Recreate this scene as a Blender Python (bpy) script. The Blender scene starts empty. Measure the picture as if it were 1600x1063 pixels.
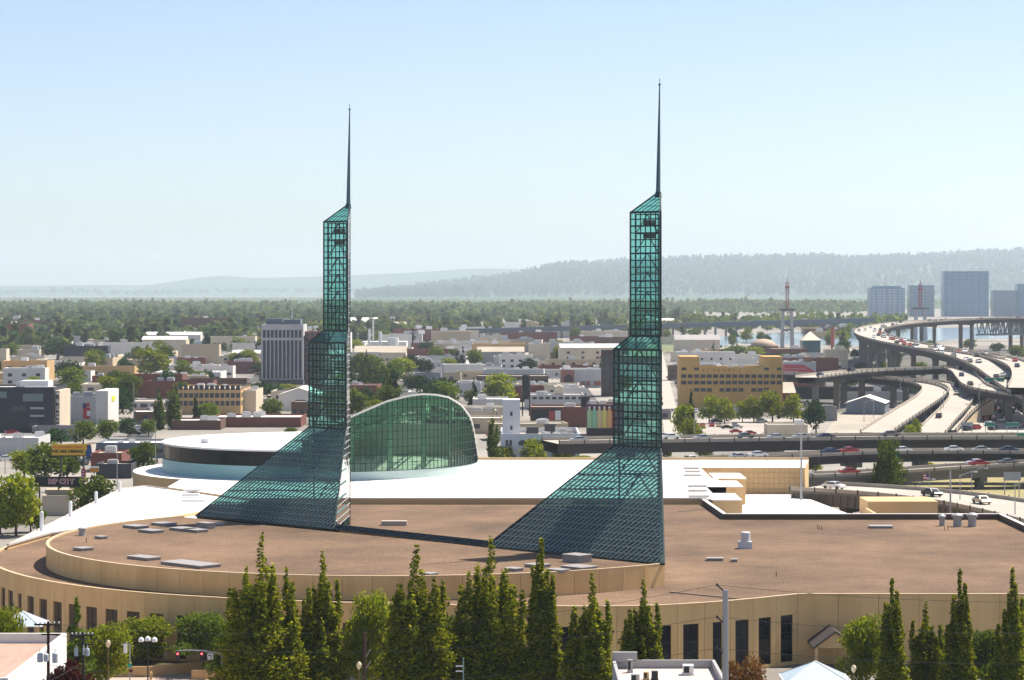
import bpy, bmesh, math, random
import numpy as np
from mathutils import Vector, Matrix
R = math.radians
random.seed(7); rng = np.random.default_rng(7)
scene = bpy.context.scene
C = scene.collection
# ------------------------------------------------------------------ camera, sky, sun, exposure
CAMZ, F, HY = 50.0, 4000.0, 455.0
cam = bpy.data.cameras.new('camera'); camo = bpy.data.objects.new('camera', cam); C.objects.link(camo)
camo.location = (0, 0, CAMZ); camo.rotation_euler = (R(90), 0, 0)
cam.sensor_width = 36; cam.lens = 36*F/1600; cam.shift_y = -(531.5-HY)/1600
cam.clip_start = 1; cam.clip_end = 90000
scene.camera = camo
SUN_AZ, SUN_EL = R(54), R(58)            # azimuth measured from +Y towards +X
world = bpy.data.worlds.new('World'); scene.world = world; world.use_nodes = True
wn = world.node_tree.nodes; wl = world.node_tree.links
sky = wn.new('ShaderNodeTexSky'); sky.sky_type = 'NISHITA'; sky.sun_disc = False
sky.sun_elevation = SUN_EL; sky.sun_rotation = SUN_AZ
sky.altitude = 0; sky.air_density = 0.7; sky.dust_density = 0.8; sky.ozone_density = 1.0
wn['Background'].inputs['Strength'].default_value = 0.088
wl.new(sky.outputs[0], wn['Background'].inputs['Color'])
sl = bpy.data.lights.new('sun', 'SUN'); sl.energy = 5.0; sl.angle = R(0.5); sl.color = (1.0, .92, .80)
so = bpy.data.objects.new('sun', sl); C.objects.link(so)
so.location = (200, 100, 300)
so.rotation_euler = Vector((math.sin(SUN_AZ)*math.cos(SUN_EL), math.cos(SUN_AZ)*math.cos(SUN_EL), math.sin(SUN_EL))).to_track_quat('Z', 'Y').to_euler()
scene.view_settings.view_transform = 'Standard'; scene.view_settings.look = 'None'
scene.view_settings.gamma = 1; scene.view_settings.exposure = 0.82
cy = scene.cycles
cy.use_denoising = True; cy.transparent_max_bounces = 28; cy.max_bounces = 8; cy.diffuse_bounces = 3
cy.glossy_bounces = 3; cy.transmission_bounces = 4; cy.volume_bounces = 1; cy.sample_clamp_indirect = 6
HAZE = 4.2e-5

# ------------------------------------------------------------------ helpers
def G(x, y, z=0.0):
    d = F*(CAMZ-z)/(y-HY); return Vector(((x-800)*d/F, d, z))
def At(x, y, d): return Vector(((x-800)*d/F, d, CAMZ-(y-HY)*d/F))
def Zof(y, d): return CAMZ-(y-HY)*d/F

MATS = {}
def mat(name, col, rough=.8, col2=None, scale=1.0, fac=.5, metal=0, spec=.35, bump=0, bscale=20, objrand=0, isl=0, stretch=(1,1,1), detail=4):
    if name in MATS: return MATS[name]
    m = bpy.data.materials.new(name); m.use_nodes = True; MATS[name] = m
    n = m.node_tree.nodes; l = m.node_tree.links; b = n['Principled BSDF']
    b.inputs['Roughness'].default_value = rough; b.inputs['Metallic'].default_value = metal
    b.inputs['Specular IOR Level'].default_value = spec
    cur = None
    c4 = (*col, 1)
    b.inputs['Base Color'].default_value = c4
    geo = n.new('ShaderNodeNewGeometry')
    mp = n.new('ShaderNodeVectorMath'); mp.operation = 'MULTIPLY'; mp.inputs[1].default_value = stretch
    l.new(geo.outputs['Position'], mp.inputs[0])
    if col2 is not None:
        t = n.new('ShaderNodeTexNoise'); t.inputs['Scale'].default_value = scale; t.inputs['Detail'].default_value = detail
        l.new(mp.outputs[0], t.inputs['Vector'])
        r = n.new('ShaderNodeValToRGB'); r.color_ramp.elements[0].position = .5-.22*(1.1-fac)-.05; r.color_ramp.elements[1].position = .5+.22*(1.1-fac)+.05
        r.color_ramp.elements[0].color = c4; r.color_ramp.elements[1].color = (*col2, 1)
        l.new(t.outputs['Fac'], r.inputs[0]); cur = r.outputs[0]
    if objrand or isl:
        if objrand:
            oi = n.new('ShaderNodeObjectInfo'); src = oi.outputs['Random']; amt = objrand
        else:
            src = geo.outputs['Random Per Island']; amt = isl
        mr = n.new('ShaderNodeMapRange'); mr.inputs[3].default_value = 1-amt; mr.inputs[4].default_value = 1+amt
        l.new(src, mr.inputs[0])
        mm = n.new('ShaderNodeVectorMath'); mm.operation = 'SCALE'
        if cur is None: mm.inputs[0].default_value = col
        else: l.new(cur, mm.inputs[0])
        l.new(mr.outputs[0], mm.inputs['Scale']); cur = mm.outputs[0]
    if cur is not None: l.new(cur, b.inputs['Base Color'])
    if bump:
        t2 = n.new('ShaderNodeTexNoise'); t2.inputs['Scale'].default_value = bscale; l.new(mp.outputs[0], t2.inputs['Vector'])
        bp = n.new('ShaderNodeBump'); bp.inputs['Strength'].default_value = bump; bp.inputs['Distance'].default_value = .1
        l.new(t2.outputs['Fac'], bp.inputs['Height']); l.new(bp.outputs[0], b.inputs['Normal'])
    return m

def glassmat(name, tint, diff=(.05,.07,.07), dfac=.1, ior=1.5, rough=.03):
    m = bpy.data.materials.new(name); m.use_nodes = True; MATS[name] = m
    n = m.node_tree.nodes; l = m.node_tree.links; n.remove(n['Principled BSDF'])
    tr = n.new('ShaderNodeBsdfTransparent'); tr.inputs[0].default_value = (*tint, 1)
    df = n.new('ShaderNodeBsdfDiffuse'); df.inputs[0].default_value = (*diff, 1)
    gl = n.new('ShaderNodeBsdfGlossy'); gl.inputs['Roughness'].default_value = rough
    fr = n.new('ShaderNodeFresnel'); fr.inputs[0].default_value = ior
    m1 = n.new('ShaderNodeMixShader'); m1.inputs[0].default_value = dfac
    l.new(tr.outputs[0], m1.inputs[1]); l.new(df.outputs[0], m1.inputs[2])
    m2 = n.new('ShaderNodeMixShader'); l.new(fr.outputs[0], m2.inputs[0]); l.new(m1.outputs[0], m2.inputs[1]); l.new(gl.outputs[0], m2.inputs[2])
    l.new(m2.outputs[0], n['Material Output'].inputs[0]); return m

def leafmat(name, c1, c2, trans=.45, isl=.35):
    m = bpy.data.materials.new(name); m.use_nodes = True; MATS[name] = m
    n = m.node_tree.nodes; l = m.node_tree.links; n.remove(n['Principled BSDF'])
    geo = n.new('ShaderNodeNewGeometry'); oi = n.new('ShaderNodeObjectInfo')
    mx = n.new('ShaderNodeMix'); mx.data_type = 'RGBA'; mx.inputs['A'].default_value = (*c1, 1); mx.inputs['B'].default_value = (*c2, 1)
    l.new(geo.outputs['Random Per Island'], mx.inputs['Factor'])
    mr = n.new('ShaderNodeMapRange'); mr.inputs[3].default_value = 1-isl; mr.inputs[4].default_value = 1+isl; l.new(oi.outputs['Random'], mr.inputs[0])
    sc = n.new('ShaderNodeVectorMath'); sc.operation = 'SCALE'; l.new(mx.outputs['Result'], sc.inputs[0]); l.new(mr.outputs[0], sc.inputs['Scale'])
    d = n.new('ShaderNodeBsdfDiffuse'); t = n.new('ShaderNodeBsdfTranslucent')
    l.new(sc.outputs[0], d.inputs[0])
    s2 = n.new('ShaderNodeVectorMath'); s2.operation = 'MULTIPLY'; s2.inputs[1].default_value = (1.5, 1.35, .55); l.new(sc.outputs[0], s2.inputs[0]); l.new(s2.outputs[0], t.inputs[0])
    mx2 = n.new('ShaderNodeMixShader'); mx2.inputs[0].default_value = trans
    l.new(d.outputs[0], mx2.inputs[1]); l.new(t.outputs[0], mx2.inputs[2]); l.new(mx2.outputs[0], n['Material Output'].inputs[0])
    return m

class MB:
    def __init__(s): s.v = []; s.f = []; s.mi = []; s.m = 0
    def face(s, pts):
        i = len(s.v); s.v += [tuple(p) for p in pts]; s.f.append(tuple(range(i, i+len(pts)))); s.mi.append(s.m); return s
    def box(s, c, sz, rz=0):
        cx, cy_, cz = c; a, b, h = sz[0]/2, sz[1]/2, sz[2]/2; co, si = math.cos(rz), math.sin(rz)
        i = len(s.v)
        for dz in (-h, h):
            for dx, dy in ((-a,-b),(a,-b),(a,b),(-a,b)):
                s.v.append((cx+dx*co-dy*si, cy_+dx*si+dy*co, cz+dz))
        for q in ((0,3,2,1),(4,5,6,7),(0,1,5,4),(1,2,6,5),(2,3,7,6),(3,0,4,7)):
            s.f.append(tuple(i+k for k in q)); s.mi.append(s.m)
        return s
    def bar(s, p, q, w, w2=None, n=4, up=None):
        p, q = Vector(p), Vector(q); w2 = w if w2 is None else w2
        ax = (q-p); 
        if ax.length < 1e-6: return s
        ax.normalize(); u = ax.cross(Vector((0,0,1)) if abs(ax.z) < .95 else Vector((1,0,0))).normalized(); v = ax.cross(u)
        i = len(s.v)
        for pt, ww in ((p, w), (q, w2)):
            for k in range(n):
                a = 2*math.pi*(k+.5)/n; r = ww/2/math.cos(math.pi/n) if n == 4 else ww/2
                s.v.append(tuple(pt+u*(math.cos(a)*r)+v*(math.sin(a)*r)))
        for k in range(n):
            k2 = (k+1) % n; s.f.append((i+k, i+k2, i+n+k2, i+n+k)); s.mi.append(s.m)
        s.f.append(tuple(i+k for k in range(n-1, -1, -1))); s.mi.append(s.m)
        s.f.append(tuple(i+n+k for k in range(n))); s.mi.append(s.m)
        return s
    def prism(s, poly, z0, z1, top=True, bot=False):
        n = len(poly); i = len(s.v)
        s.v += [(p[0], p[1], z0) for p in poly]+[(p[0], p[1], z1) for p in poly]
        for k in range(n):
            k2 = (k+1) % n; s.f.append((i+k, i+k2, i+n+k2, i+n+k)); s.mi.append(s.m)
        if top: s.f.append(tuple(range(i+n, i+2*n))); s.mi.append(s.m)
        if bot: s.f.append(tuple(range(i+n-1, i-1, -1))); s.mi.append(s.m)
        return s
    def lathe(s, prof, c=(0,0,0), n=16):
        i = len(s.v)
        for r, z in prof:
            for k in range(n):
                a = 2*math.pi*k/n; s.v.append((c[0]+r*math.cos(a), c[1]+r*math.sin(a), c[2]+z))
        for j in range(len(prof)-1):
            for k in range(n):
                k2 = (k+1) % n
                s.f.append((i+j*n+k, i+j*n+k2, i+(j+1)*n+k2, i+(j+1)*n+k)); s.mi.append(s.m)
        s.f.append(tuple(i+(len(prof)-1)*n+k for k in range(n))); s.mi.append(s.m)
        return s
    def sphere(s, c, r, n=10, m=6, sz=1):
        prof = [(max(.001, r*math.sin(math.pi*j/m)), -r*sz*math.cos(math.pi*j/m)) for j in range(m+1)]
        return s.lathe(prof, c, n)
    def mesh(s, name, mats):
        me = bpy.data.meshes.new(name); me.from_pydata(s.v, [], s.f)
        for mm in (mats if isinstance(mats, (list, tuple)) else [mats]): me.materials.append(mm)
        if len(me.materials) > 1: me.polygons.foreach_set('material_index', s.mi)
        me.update(); return me
    def build(s, name, mats, parent=None, loc=None, rz=0, label=None, smooth=False):
        me = s.mesh(name, mats)
        if smooth: me.polygons.foreach_set('use_smooth', [True]*len(me.polygons))
        return put(name, me, parent, loc, rz, label)
def put(name, me, parent=None, loc=None, rz=0, label=None):
    o = bpy.data.objects.new(name, me); C.objects.link(o)
    if parent: o.parent = parent
    if loc is not None: o.location = loc
    if rz: o.rotation_euler = (0, 0, rz)
    if label: o['label'] = label
    return o
def tag(o, label=None, cat=None, group=None, kind=None):
    if label: o['label'] = label
    if cat: o['category'] = cat
    if group: o['group'] = group
    if kind: o['kind'] = kind
    return o
def thing(name, label, cat, loc=(0,0,0), rz=0, group=None):
    o = bpy.data.objects.new(name, None); C.objects.link(o); o.location = loc; o.rotation_euler = (0,0,rz)
    o.empty_display_size = .5
    return tag(o, label, cat, group)
def dup(root, loc, rz=0, scale=None, label=None, group=None):
    r = root.copy(); C.objects.link(r); r.location = loc; r.rotation_euler = (0,0,rz)
    if scale is not None: r.scale = scale if hasattr(scale, '__len__') else (scale,)*3
    if label: r['label'] = label
    if group: r['group'] = group
    for ch in list(root.children):
        c = ch.copy(); C.objects.link(c); c.parent = r
        for g in ch.children:
            d = g.copy(); C.objects.link(d); d.parent = c
    return r
ORD = ['first','second','third','fourth','fifth','sixth','seventh','eighth','ninth','tenth','eleventh','twelfth']
def spline(pts, n=12):
    pts = [Vector(p) for p in pts]; out = []
    for i in range(len(pts)-1):
        p0 = pts[max(0,i-1)]; p1 = pts[i]; p2 = pts[i+1]; p3 = pts[min(len(pts)-1,i+2)]
        for k in range(n):
            t = k/n
            out.append(.5*((2*p1)+(p2-p0)*t+(2*p0-5*p1+4*p2-p3)*t*t+(3*p1-p0-3*p2+p3)*t**3))
    out.append(pts[-1]); return out
def resample(pts, step=None, n=None):
    L = [0]
    for a, b in zip(pts, pts[1:]): L.append(L[-1]+(b-a).length)
    n = n or max(1, round(L[-1]/step)); out = []; j = 0
    for k in range(n+1):
        s = L[-1]*k/n
        while j < len(L)-2 and L[j+1] < s: j += 1
        t = (s-L[j])/max(1e-9, L[j+1]-L[j]); out.append(pts[j].lerp(pts[j+1], t))
    return out
def text(s, size, m, parent, M, name='lettering', ext=.02, shear=0, bold=0):
    cu = bpy.data.curves.new('t', 'FONT'); cu.body = s; cu.size = size; cu.extrude = ext; cu.shear = shear; cu.offset = bold
    cu.align_x = 'CENTER'; cu.align_y = 'CENTER'; cu.resolution_u = 2
    to = bpy.data.objects.new('t', cu); C.objects.link(to); bpy.context.view_layer.update()
    me = bpy.data.meshes.new_from_object(to.evaluated_get(bpy.context.evaluated_depsgraph_get())); bpy.data.objects.remove(to); bpy.data.curves.remove(cu)
    me.materials.clear(); me.materials.append(m)
    o = put(name, me, parent); o.matrix_local = M; return o

# ------------------------------------------------------------------ materials
M_gravel = mat('roof_gravel', (.120,.073,.043), .95, (.180,.112,.067), .9, .3, bump=.6, bscale=5, stretch=(.35,1,1), detail=9)
def gravel_speckle(m):
    n = m.node_tree.nodes; l = m.node_tree.links; b = n['Principled BSDF']; src = b.inputs['Base Color'].links[0].from_socket
    geo = n.new('ShaderNodeNewGeometry'); t = n.new('ShaderNodeTexNoise'); t.inputs['Scale'].default_value = 3.5; t.inputs['Detail'].default_value = 3
    l.new(geo.outputs['Position'], t.inputs['Vector'])
    t2 = n.new('ShaderNodeTexNoise'); t2.inputs['Scale'].default_value = .05; t2.inputs['Detail'].default_value = 4; l.new(geo.outputs['Position'], t2.inputs['Vector'])
    ad = n.new('ShaderNodeMath'); ad.operation = 'ADD'; l.new(t.outputs['Fac'], ad.inputs[0]); l.new(t2.outputs['Fac'], ad.inputs[1])
    mr = n.new('ShaderNodeMapRange'); mr.inputs[1].default_value = .6; mr.inputs[2].default_value = 1.4; mr.inputs[3].default_value = .25; mr.inputs[4].default_value = 1.75; l.new(ad.outputs[0], mr.inputs[0])
    s = n.new('ShaderNodeVectorMath'); s.operation = 'SCALE'; l.new(src, s.inputs[0]); l.new(mr.outputs[0], s.inputs['Scale']); l.new(s.outputs[0], b.inputs['Base Color'])
gravel_speckle(M_gravel)
M_white = mat('white_membrane', (.78,.76,.74), .6, (.70,.68,.66), .06, .4)
M_tan = mat('tan_precast', (.78,.52,.24), .85, (.64,.41,.18), .5, .2, objrand=.05, bump=.12, bscale=6, stretch=(1,1,.25))
M_tanp = mat('tan_plain', (.64,.44,.22), .85, (.58,.39,.19), .3, .3)
M_joint = mat('dark_joint', (.10,.07,.045), .9)
M_parapet = mat('parapet_cap', (.60,.45,.27), .6)
M_capm = mat('metal_cap', (.5,.45,.4), .5)
M_dwin = mat('dark_window_glass', (.006,.009,.016), .1, spec=.25, objrand=.3)
M_teal = mat('teal_panel', (.22,.42,.42), .45, (.25,.45,.45), .1, .4, spec=.5)
M_tealp = mat('pale_teal_panel', (.50,.62,.58), .5)
M_glass = glassmat('green_glass', (.50,.83,.79), diff=(.16,.21,.2), dfac=.05)
M_glass2 = glassmat('slope_glass', (.36,.60,.57), diff=(.20,.25,.26), dfac=.22, ior=1.18)
M_glassh = glassmat('hall_glass', (.66,.93,.78), diff=(.12,.22,.16), dfac=.05)
M_mull = mat('dark_mullion', (.008,.028,.030), .5, spec=.4)
M_rib = mat('slate_rib', (.20,.26,.27), .75, spec=.1)
M_steel = mat('teal_steel', (.07,.16,.16), .5)
M_steelg = mat('green_steel', (.30,.50,.38), .5)
M_spire = mat('spire_metal', (.02,.06,.09), .35, metal=.4)
M_hallroof = mat('hall_roof_deck', (.10,.20,.15), .7)
M_hallwall = mat('hall_interior_wall', (.62,.66,.58), .8)
M_black = mat('black_panel', (.012,.014,.017), .5)
M_grey = mat('galvanised_grey', (.36,.37,.38), .45, metal=.2)
M_wht = mat('white_paint', (.72,.72,.72), .6)
M_conc = mat('freeway_concrete', (.43,.39,.34), .9, (.35,.32,.28), .05, .4)
M_concs = mat('girder_concrete', (.20,.185,.165), .9, (.15,.14,.125), .15, .4)
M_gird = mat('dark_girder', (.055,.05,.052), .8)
M_barr = mat('barrier_concrete', (.42,.37,.31), .9, (.34,.3,.25), .2, .4)
M_asph = mat('asphalt', (.055,.055,.058), .9, (.085,.082,.08), .08, .4)
M_ground = mat('city_ground', (.13,.12,.11), .95, (.34,.31,.27), .012, .5, detail=8)
M_paving = mat('plaza_paving', (.42,.33,.27), .9, (.36,.28,.23), .4, .4)
M_trunk = mat('bark', (.05,.035,.025), .95, (.09,.065,.045), 4, .4)
L_bright = leafmat('leaf_bright', (.10,.15,.015), (.24,.27,.03), .5, .22)
L_mid = leafmat('leaf_mid', (.05,.095,.015), (.13,.17,.03), .42, .25)
L_dark = leafmat('leaf_dark', (.018,.05,.02), (.04,.08,.03), .3, .25)
L_col = leafmat('leaf_hornbeam', (.03,.07,.006), (.32,.33,.025), .45, .10)
L_red = leafmat('leaf_red', (.05,.012,.014), (.10,.03,.025), .3)
L_brown = leafmat('leaf_brown', (.11,.05,.02), (.19,.10,.045), .3)
L_con = leafmat('leaf_conifer', (.015,.04,.022), (.035,.06,.028), .2, .3)
M_forest = mat('forest_floor', (.02,.05,.02), .95, (.06,.09,.03), .02, .6)
M_water = mat('river_water', (.16,.22,.27), .12, spec=.6, bump=.15, bscale=.3)
M_cladd = mat('navy_cladding', (.018,.024,.04), .4)
M_sign = mat('sign_green', (.0,.20,.13), .5)

# ------------------------------------------------------------------ ground, river, hills (setting)
def sheet(name, poly, z, m, kind='structure'):
    b = MB(); b.face([(p[0], p[1], z) for p in poly]); o = b.build(name, m)
    if kind: o['kind'] = kind
    return o
sheet('ground', [(-14000,-300),(14000,-300),(14000,35000),(-14000,35000)], 0, M_ground)
sheet('plaza', [(-86,255),(-20,255),(-20,332),(-40,345),(-86,395)], .012, M_paving)
sheet('boulevard', [(-400,196),(400,196),(400,250),(-400,250)], .008, M_asph)
def pxpoly(pts, z=0): return [G(x, y, z) for x, y in pts]
sheet('river', [G(1060,552),G(1150,537),G(1370,541),G(1500,530),G(1900,524),G(1900,508),G(1350,514),G(1200,521),G(1100,528)], .02, M_water)
sheet('woodland', [(-4000,7200),(1600,7200),(4500,21000),(-8000,21000)], .05, M_forest)
sheet('shaded_rail_yard', pxpoly([(1232,648),(1700,630),(1700,545),(1360,545),(1240,560)]), .022, mat('yard_shade',(.06,.058,.055),.95,(.15,.14,.12),.03,.5))  # yard ground coloured dark to stand in for shade under the ramps
sheet('riverbank', [G(900,548),G(1010,541),G(1090,530),G(1070,546),G(1020,556)], .025, mat('bank_grass',(.10,.13,.05),.95,(.2,.19,.1),.03,.5))
sheet('street', pxpoly([(1040,700),(1072,700),(1034,545),(1025,545)]), .03, M_conc)
sheet('freeway', pxpoly([(1440,685),(1700,685),(1700,636),(1600,640),(1540,645),(1500,658)]), .03, M_conc)
sheet('street', pxpoly([(150,720),(215,720),(265,640),(254,640)]), .03, M_asph)
sheet('parking_lot', pxpoly([(1075,684),(1265,684),(1270,655),(1090,655)]), .03, mat('lot_concrete',(.40,.36,.32),.95,(.30,.27,.24),.05,.5))
sheet('gravel_yard', pxpoly([(1285,682),(1375,682),(1405,648),(1310,648)]), .028, mat('yard_ground',(.40,.36,.30),.95,(.30,.27,.22),.06,.5))
sheet('parking_lot', pxpoly([(1385,685),(1435,685),(1500,642),(1480,636)]), .032, M_conc)
sheet('dry_grass', pxpoly([(1385,790),(1600,790),(1600,735),(1450,722)]), .035, mat('dry_grass_mat',(.34,.27,.13),.95,(.22,.21,.09),.2,.5))

for yb_ in (556,575,600,628,664):
    d_ = F*CAMZ/(yb_-HY); sheet('street', [(-.24*d_,d_),(.115*d_,d_),(.115*d_,d_+9),(-.24*d_,d_+9)], .02, M_asph)
for x_ in (-330,-240,-150,-60,30): sheet('street', [(x_,900),(x_+9,900),(x_+9,3200),(x_,3200)], .024, M_asph)
def ridge(name, d, pts, depth, m, rough=6, amp=.06, xr=(-700,2300)):
    xs = np.linspace(xr[0], xr[1], 200); px = [p[0] for p in pts]; py = [p[1] for p in pts]
    ty = np.interp(xs, px, py)
    b = MB(); rows = 14; nx = len(xs)
    ph = rng.uniform(0, 6.28, 12); fr = rng.uniform(.004, .05, 12)
    for j in range(rows):
        t = j/(rows-1); dd = d-depth+1.25*depth*t
        prof = math.sin(min(1, t/.8)*math.pi/2)**1.2 if t <= .8 else 1-.5*(t-.8)/.2
        for i, x in enumerate(xs):
            zt = CAMZ-(ty[i]-HY)*d/F
            X = (x-800)*d/F
            ns = sum(math.sin(X*f*12/math.sqrt(d)+p+j*.9) for f, p in zip(fr, ph))/12
            z = -6+(zt+6)*prof*(1+amp*ns*(2 if j < rows*.75 else .5))
            b.v.append((X*(dd/d)**.3, dd, z))
    for j in range(rows-1):
        for i in range(nx-1):
            a = j*nx+i; b.f.append((a, a+1, a+nx+1, a+nx)); b.mi.append(0)
    o = b.build(name, m, smooth=True); o['kind'] = 'structure'; return o
M_hill = mat('hill_forest', (.018,.045,.018), .95, (.06,.095,.035), .01, .6, bump=1, bscale=.05, detail=8)
r_far = ridge('far_hills', 31500, [(-700,452),(0,447),(150,446),(240,446),(300,437),(350,431),(400,435),(500,432),(640,426),(750,420),(840,421),(900,424),(1100,420),(1600,418),(2300,418)], 5000, M_hill, amp=.03)
r_mid = ridge('west_hills', 24000, [(-700,480),(500,474),(600,462),(680,452),(750,443),(800,437),(850,424),(880,419),(950,417),(1030,413),(1080,411),(1150,409),(1200,408),(1260,407),(1310,410),(1380,407),(1440,405),(1500,403),(1560,400),(1600,399),(1800,392),(2300,396)], 7000, M_hill)
r_low = ridge('low_hills', 27500, [(-700,468),(0,459),(120,455),(200,460),(300,457),(420,455),(520,456),(650,458),(800,450),(1200,450),(2300,450)], 2500, M_hill)
r_near = ridge('bluff', 6800, [(-700,483),(0,482),(300,482),(500,483),(640,484),(760,484),(800,483),(900,482),(1000,481),(1100,480),(1200,480),(1290,481),(1350,484),(1400,490),(2300,490)], 900, M_hill)

# ------------------------------------------------------------------ convention centre
cc = thing('convention_center', 'sprawling tan and brown roofed convention hall below the twin glass spires', 'building', (0,391,0))
CC0 = Vector((0,391,0))
def ccbuild(b, name, m, parent=None, **k):
    # world coordinates into the centre's frame
    b.v = [(p[0]-CC0.x, p[1]-CC0.y, p[2]-CC0.z) for p in b.v]
    return b.build(name, m, parent or cc, **k)
ZD, ZL, ZW = 12.4, 9.2, 10.2
DC = Vector((-17.0, 391.0)); DR = 53.3
chord = Vector((21+54.6, 354-428)).normalized()          # towards the camera-right end
nrm = Vector((chord.y, -chord.x)) if chord.y*-1 > 9 else Vector((-.7, -.714))
a0 = math.atan2(chord.y, chord.x)                         # right end
def dpt(a, r=DR): return Vector((DC.x+r*math.cos(a), DC.y+r*math.sin(a)))
NP = 42
angs = [a0-math.pi*k/NP for k in range(NP+1)]             # right end -> front -> left end
poly = [dpt(a) for a in angs]
b = MB(); b.prism([dpt(a, DR-.32) for a in reversed(angs)], ZL-.2, ZD-.22, top=False); drum = ccbuild(b, 'upper_drum', M_joint)
sub = 4
aa = [a0-math.pi*k/(NP*sub) for k in range(NP*sub+1)]
b = MB(); b.face([(*dpt(a, DR-.28), ZD-.20) for a in aa][::-1]); ccbuild(b, 'drum_roof', M_gravel, drum)
b = MB()
for k in range(NP*sub):
    p, q = dpt(aa[k]), dpt(aa[k+1]); pi_, qi = dpt(aa[k], DR-.45), dpt(aa[k+1], DR-.45)
    z1 = ZD+.04
    b.face([(*p, z1), (*pi_, z1), (*qi, z1), (*q, z1)]); b.face([(*pi_, ZD-.25), (*qi, ZD-.25), (*qi, z1), (*pi_, z1)])
    b.face([(*p, ZD-.12), (*p, z1), (*q, z1), (*q, ZD-.12)])
ccbuild(b, 'parapet_cap', M_parapet, drum)
b = MB(); w = 2*DR*math.sin(math.pi/NP/2)-.05
b.box((0,0,0), (w, .3, ZD-ZL+.06)); pm = b.mesh('drum_panel', M_tan)
for k in range(NP):
    a = (angs[k]+angs[k+1])/2; p = dpt(a, DR*math.cos(math.pi/NP/2)-.14)
    put('wall_panel', pm, drum, (p.x-CC0.x, p.y-CC0.y, (ZD+ZL)/2-.08), a+math.pi/2)
# outer lower wall line and the roof behind it
outer = [Vector(p) for p in ((-78.5,440,0),(-79.8,415,0),(-80.2,396,0),(-76.2,378,0),(-67,361,0),(-54,347.5,0),(-36.5,338,0),(-12,331.6,0),(13.2,329.7,0),(26.5,334.2,0),(38.3,343,0))]
osp = resample(spline(outer, 14), 4.05)
wall_r = [Vector((38.3,343,0)), Vector((87,343,0))]
lw_poly = [p.xy for p in osp]+[Vector((87.2,343)), Vector((87.2,457)), Vector((38,457)), Vector((36.6,489)), Vector((-60,489))]
b = MB(); b.prism(lw_poly, .0, ZL-.25, top=False); 
b.v = [(p[0]*.996+DC.x*.004, p[1]*.996+DC.y*.004, p[2]) for p in b.v]
lower = ccbuild(b, 'lower_wall', M_joint)
b = MB(); b.face([(p.x, p.y, ZL) for p in lw_poly]); ccbuild(b, 'main_roof', M_gravel, lower)
def bay(p, q, win, z0, z1, hw=2.3, x0=None):
    mid = (p+q)/2; L = (q-p).length-.05; rz = math.atan2((q-p).y, (q-p).x)
    nin = Vector((-math.sin(rz), math.cos(rz), 0))
    b = MB(); T = .34
    if win:
        ws, wh0, wh1 = hw, .5, 6.75
        b.box((0, T/2, (wh1+z1)/2), (L, T, z1-wh1)); b.box((0, T/2, wh0/2+.02), (L, T, wh0-.04))
        sd = (L-ws)/2
        for s in (-1, 1): b.box((s*(ws+sd)/2, T/2, (wh0+wh1)/2), (sd, T, wh1-wh0))
    else: b.box((0, T/2, z1/2), (L, T, z1-.02))
    b.build('wall_panel', M_tan, lower, mid-CC0, rz)
    b = MB(); b.box((0, .1, z1+.05), (L+.06, .5, .12)); b.build('coping', M_parapet, lower, mid-CC0, rz)
    if win:
        b = MB(); b.box((0, .26, 3.62), (ws-.02, .05, 6.2)); wo = b.build('window', M_dwin, lower, mid-CC0, rz)
        b = MB()
        b.box((0,.2,4.4),(ws-.03,.06,.07)); b.box((0,.2,2.2),(ws-.03,.06,.07)); b.box((0,.2,3.6),(.06,.06,6.1))
        b.build('frame', M_black, wo)
for k in range(len(osp)-1):
    bay(osp[k], osp[k+1], True, 0, ZL+.16, 2.35 if k % 9 else 1.5)
n = 9; prev = wall_r[0]
for k in range(n):
    q = wall_r[0].lerp(wall_r[1], (k+1)/n); bay(prev, q, False, 0, ZL+.16); prev = q
# glazed clerestory along the chord between the towers
TWL = dict(C=Vector((-27.2,430.0))); TWR = dict(C=Vector((21.9,378.6)))
ua = Vector((-1.0,-.035)); ub = Vector((-.035,-1.0)); L0, L1, L2 = 25.8, 6.85, 4.4
pA = TWL['C']+ub*L0; pB = TWR['C']+ua*L0
nb = 30; b = MB(); g = MB(); nd = Vector((.7,.714))
for k in range(nb+1):
    p = pA.lerp(pB, k/nb); b.bar((p.x, p.y, ZD-.1), (p.x+nd.x*.5, p.y+nd.y*.5, ZD+.72), .09)
for z, o in ((ZD-.05,.0),(ZD+.33,.27),(ZD+.72,.5)):
    p, q = pA+nd*o, pB+nd*o; b.bar((*p, z), (*q, z), .1)
ccbuild(b, 'clerestory_frame', M_mull)
b = MB()
for k in range(nb):
    p, q = pA.lerp(pB, k/nb), pA.lerp(pB, (k+1)/nb); p2, q2 = p+nd*.5, q+nd*.5
    b.face([(*p, ZD-.1), (*q, ZD-.1), (*q2, ZD+.72), (*p2, ZD+.72)])
o = ccbuild(b, 'clerestory_glass', mat('clerestory_glass_mat',(.012,.02,.03),.15,spec=.5)); o['kind'] = 'stuff'
b = MB(); p2, q2 = pA+nd*.5, pB+nd*.5; p3, q3 = pA+nd*1.2, pB+nd*1.2
b.face([(*p2,ZD+.72),(*q2,ZD+.72),(*q3,ZD+.68),(*p3,ZD+.68)]); b.face([(*p3,ZD+.68),(*q3,ZD+.68),(*q3,ZL),(*p3,ZL)]); ccbuild(b, 'clerestory_back', M_tanp)
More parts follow.
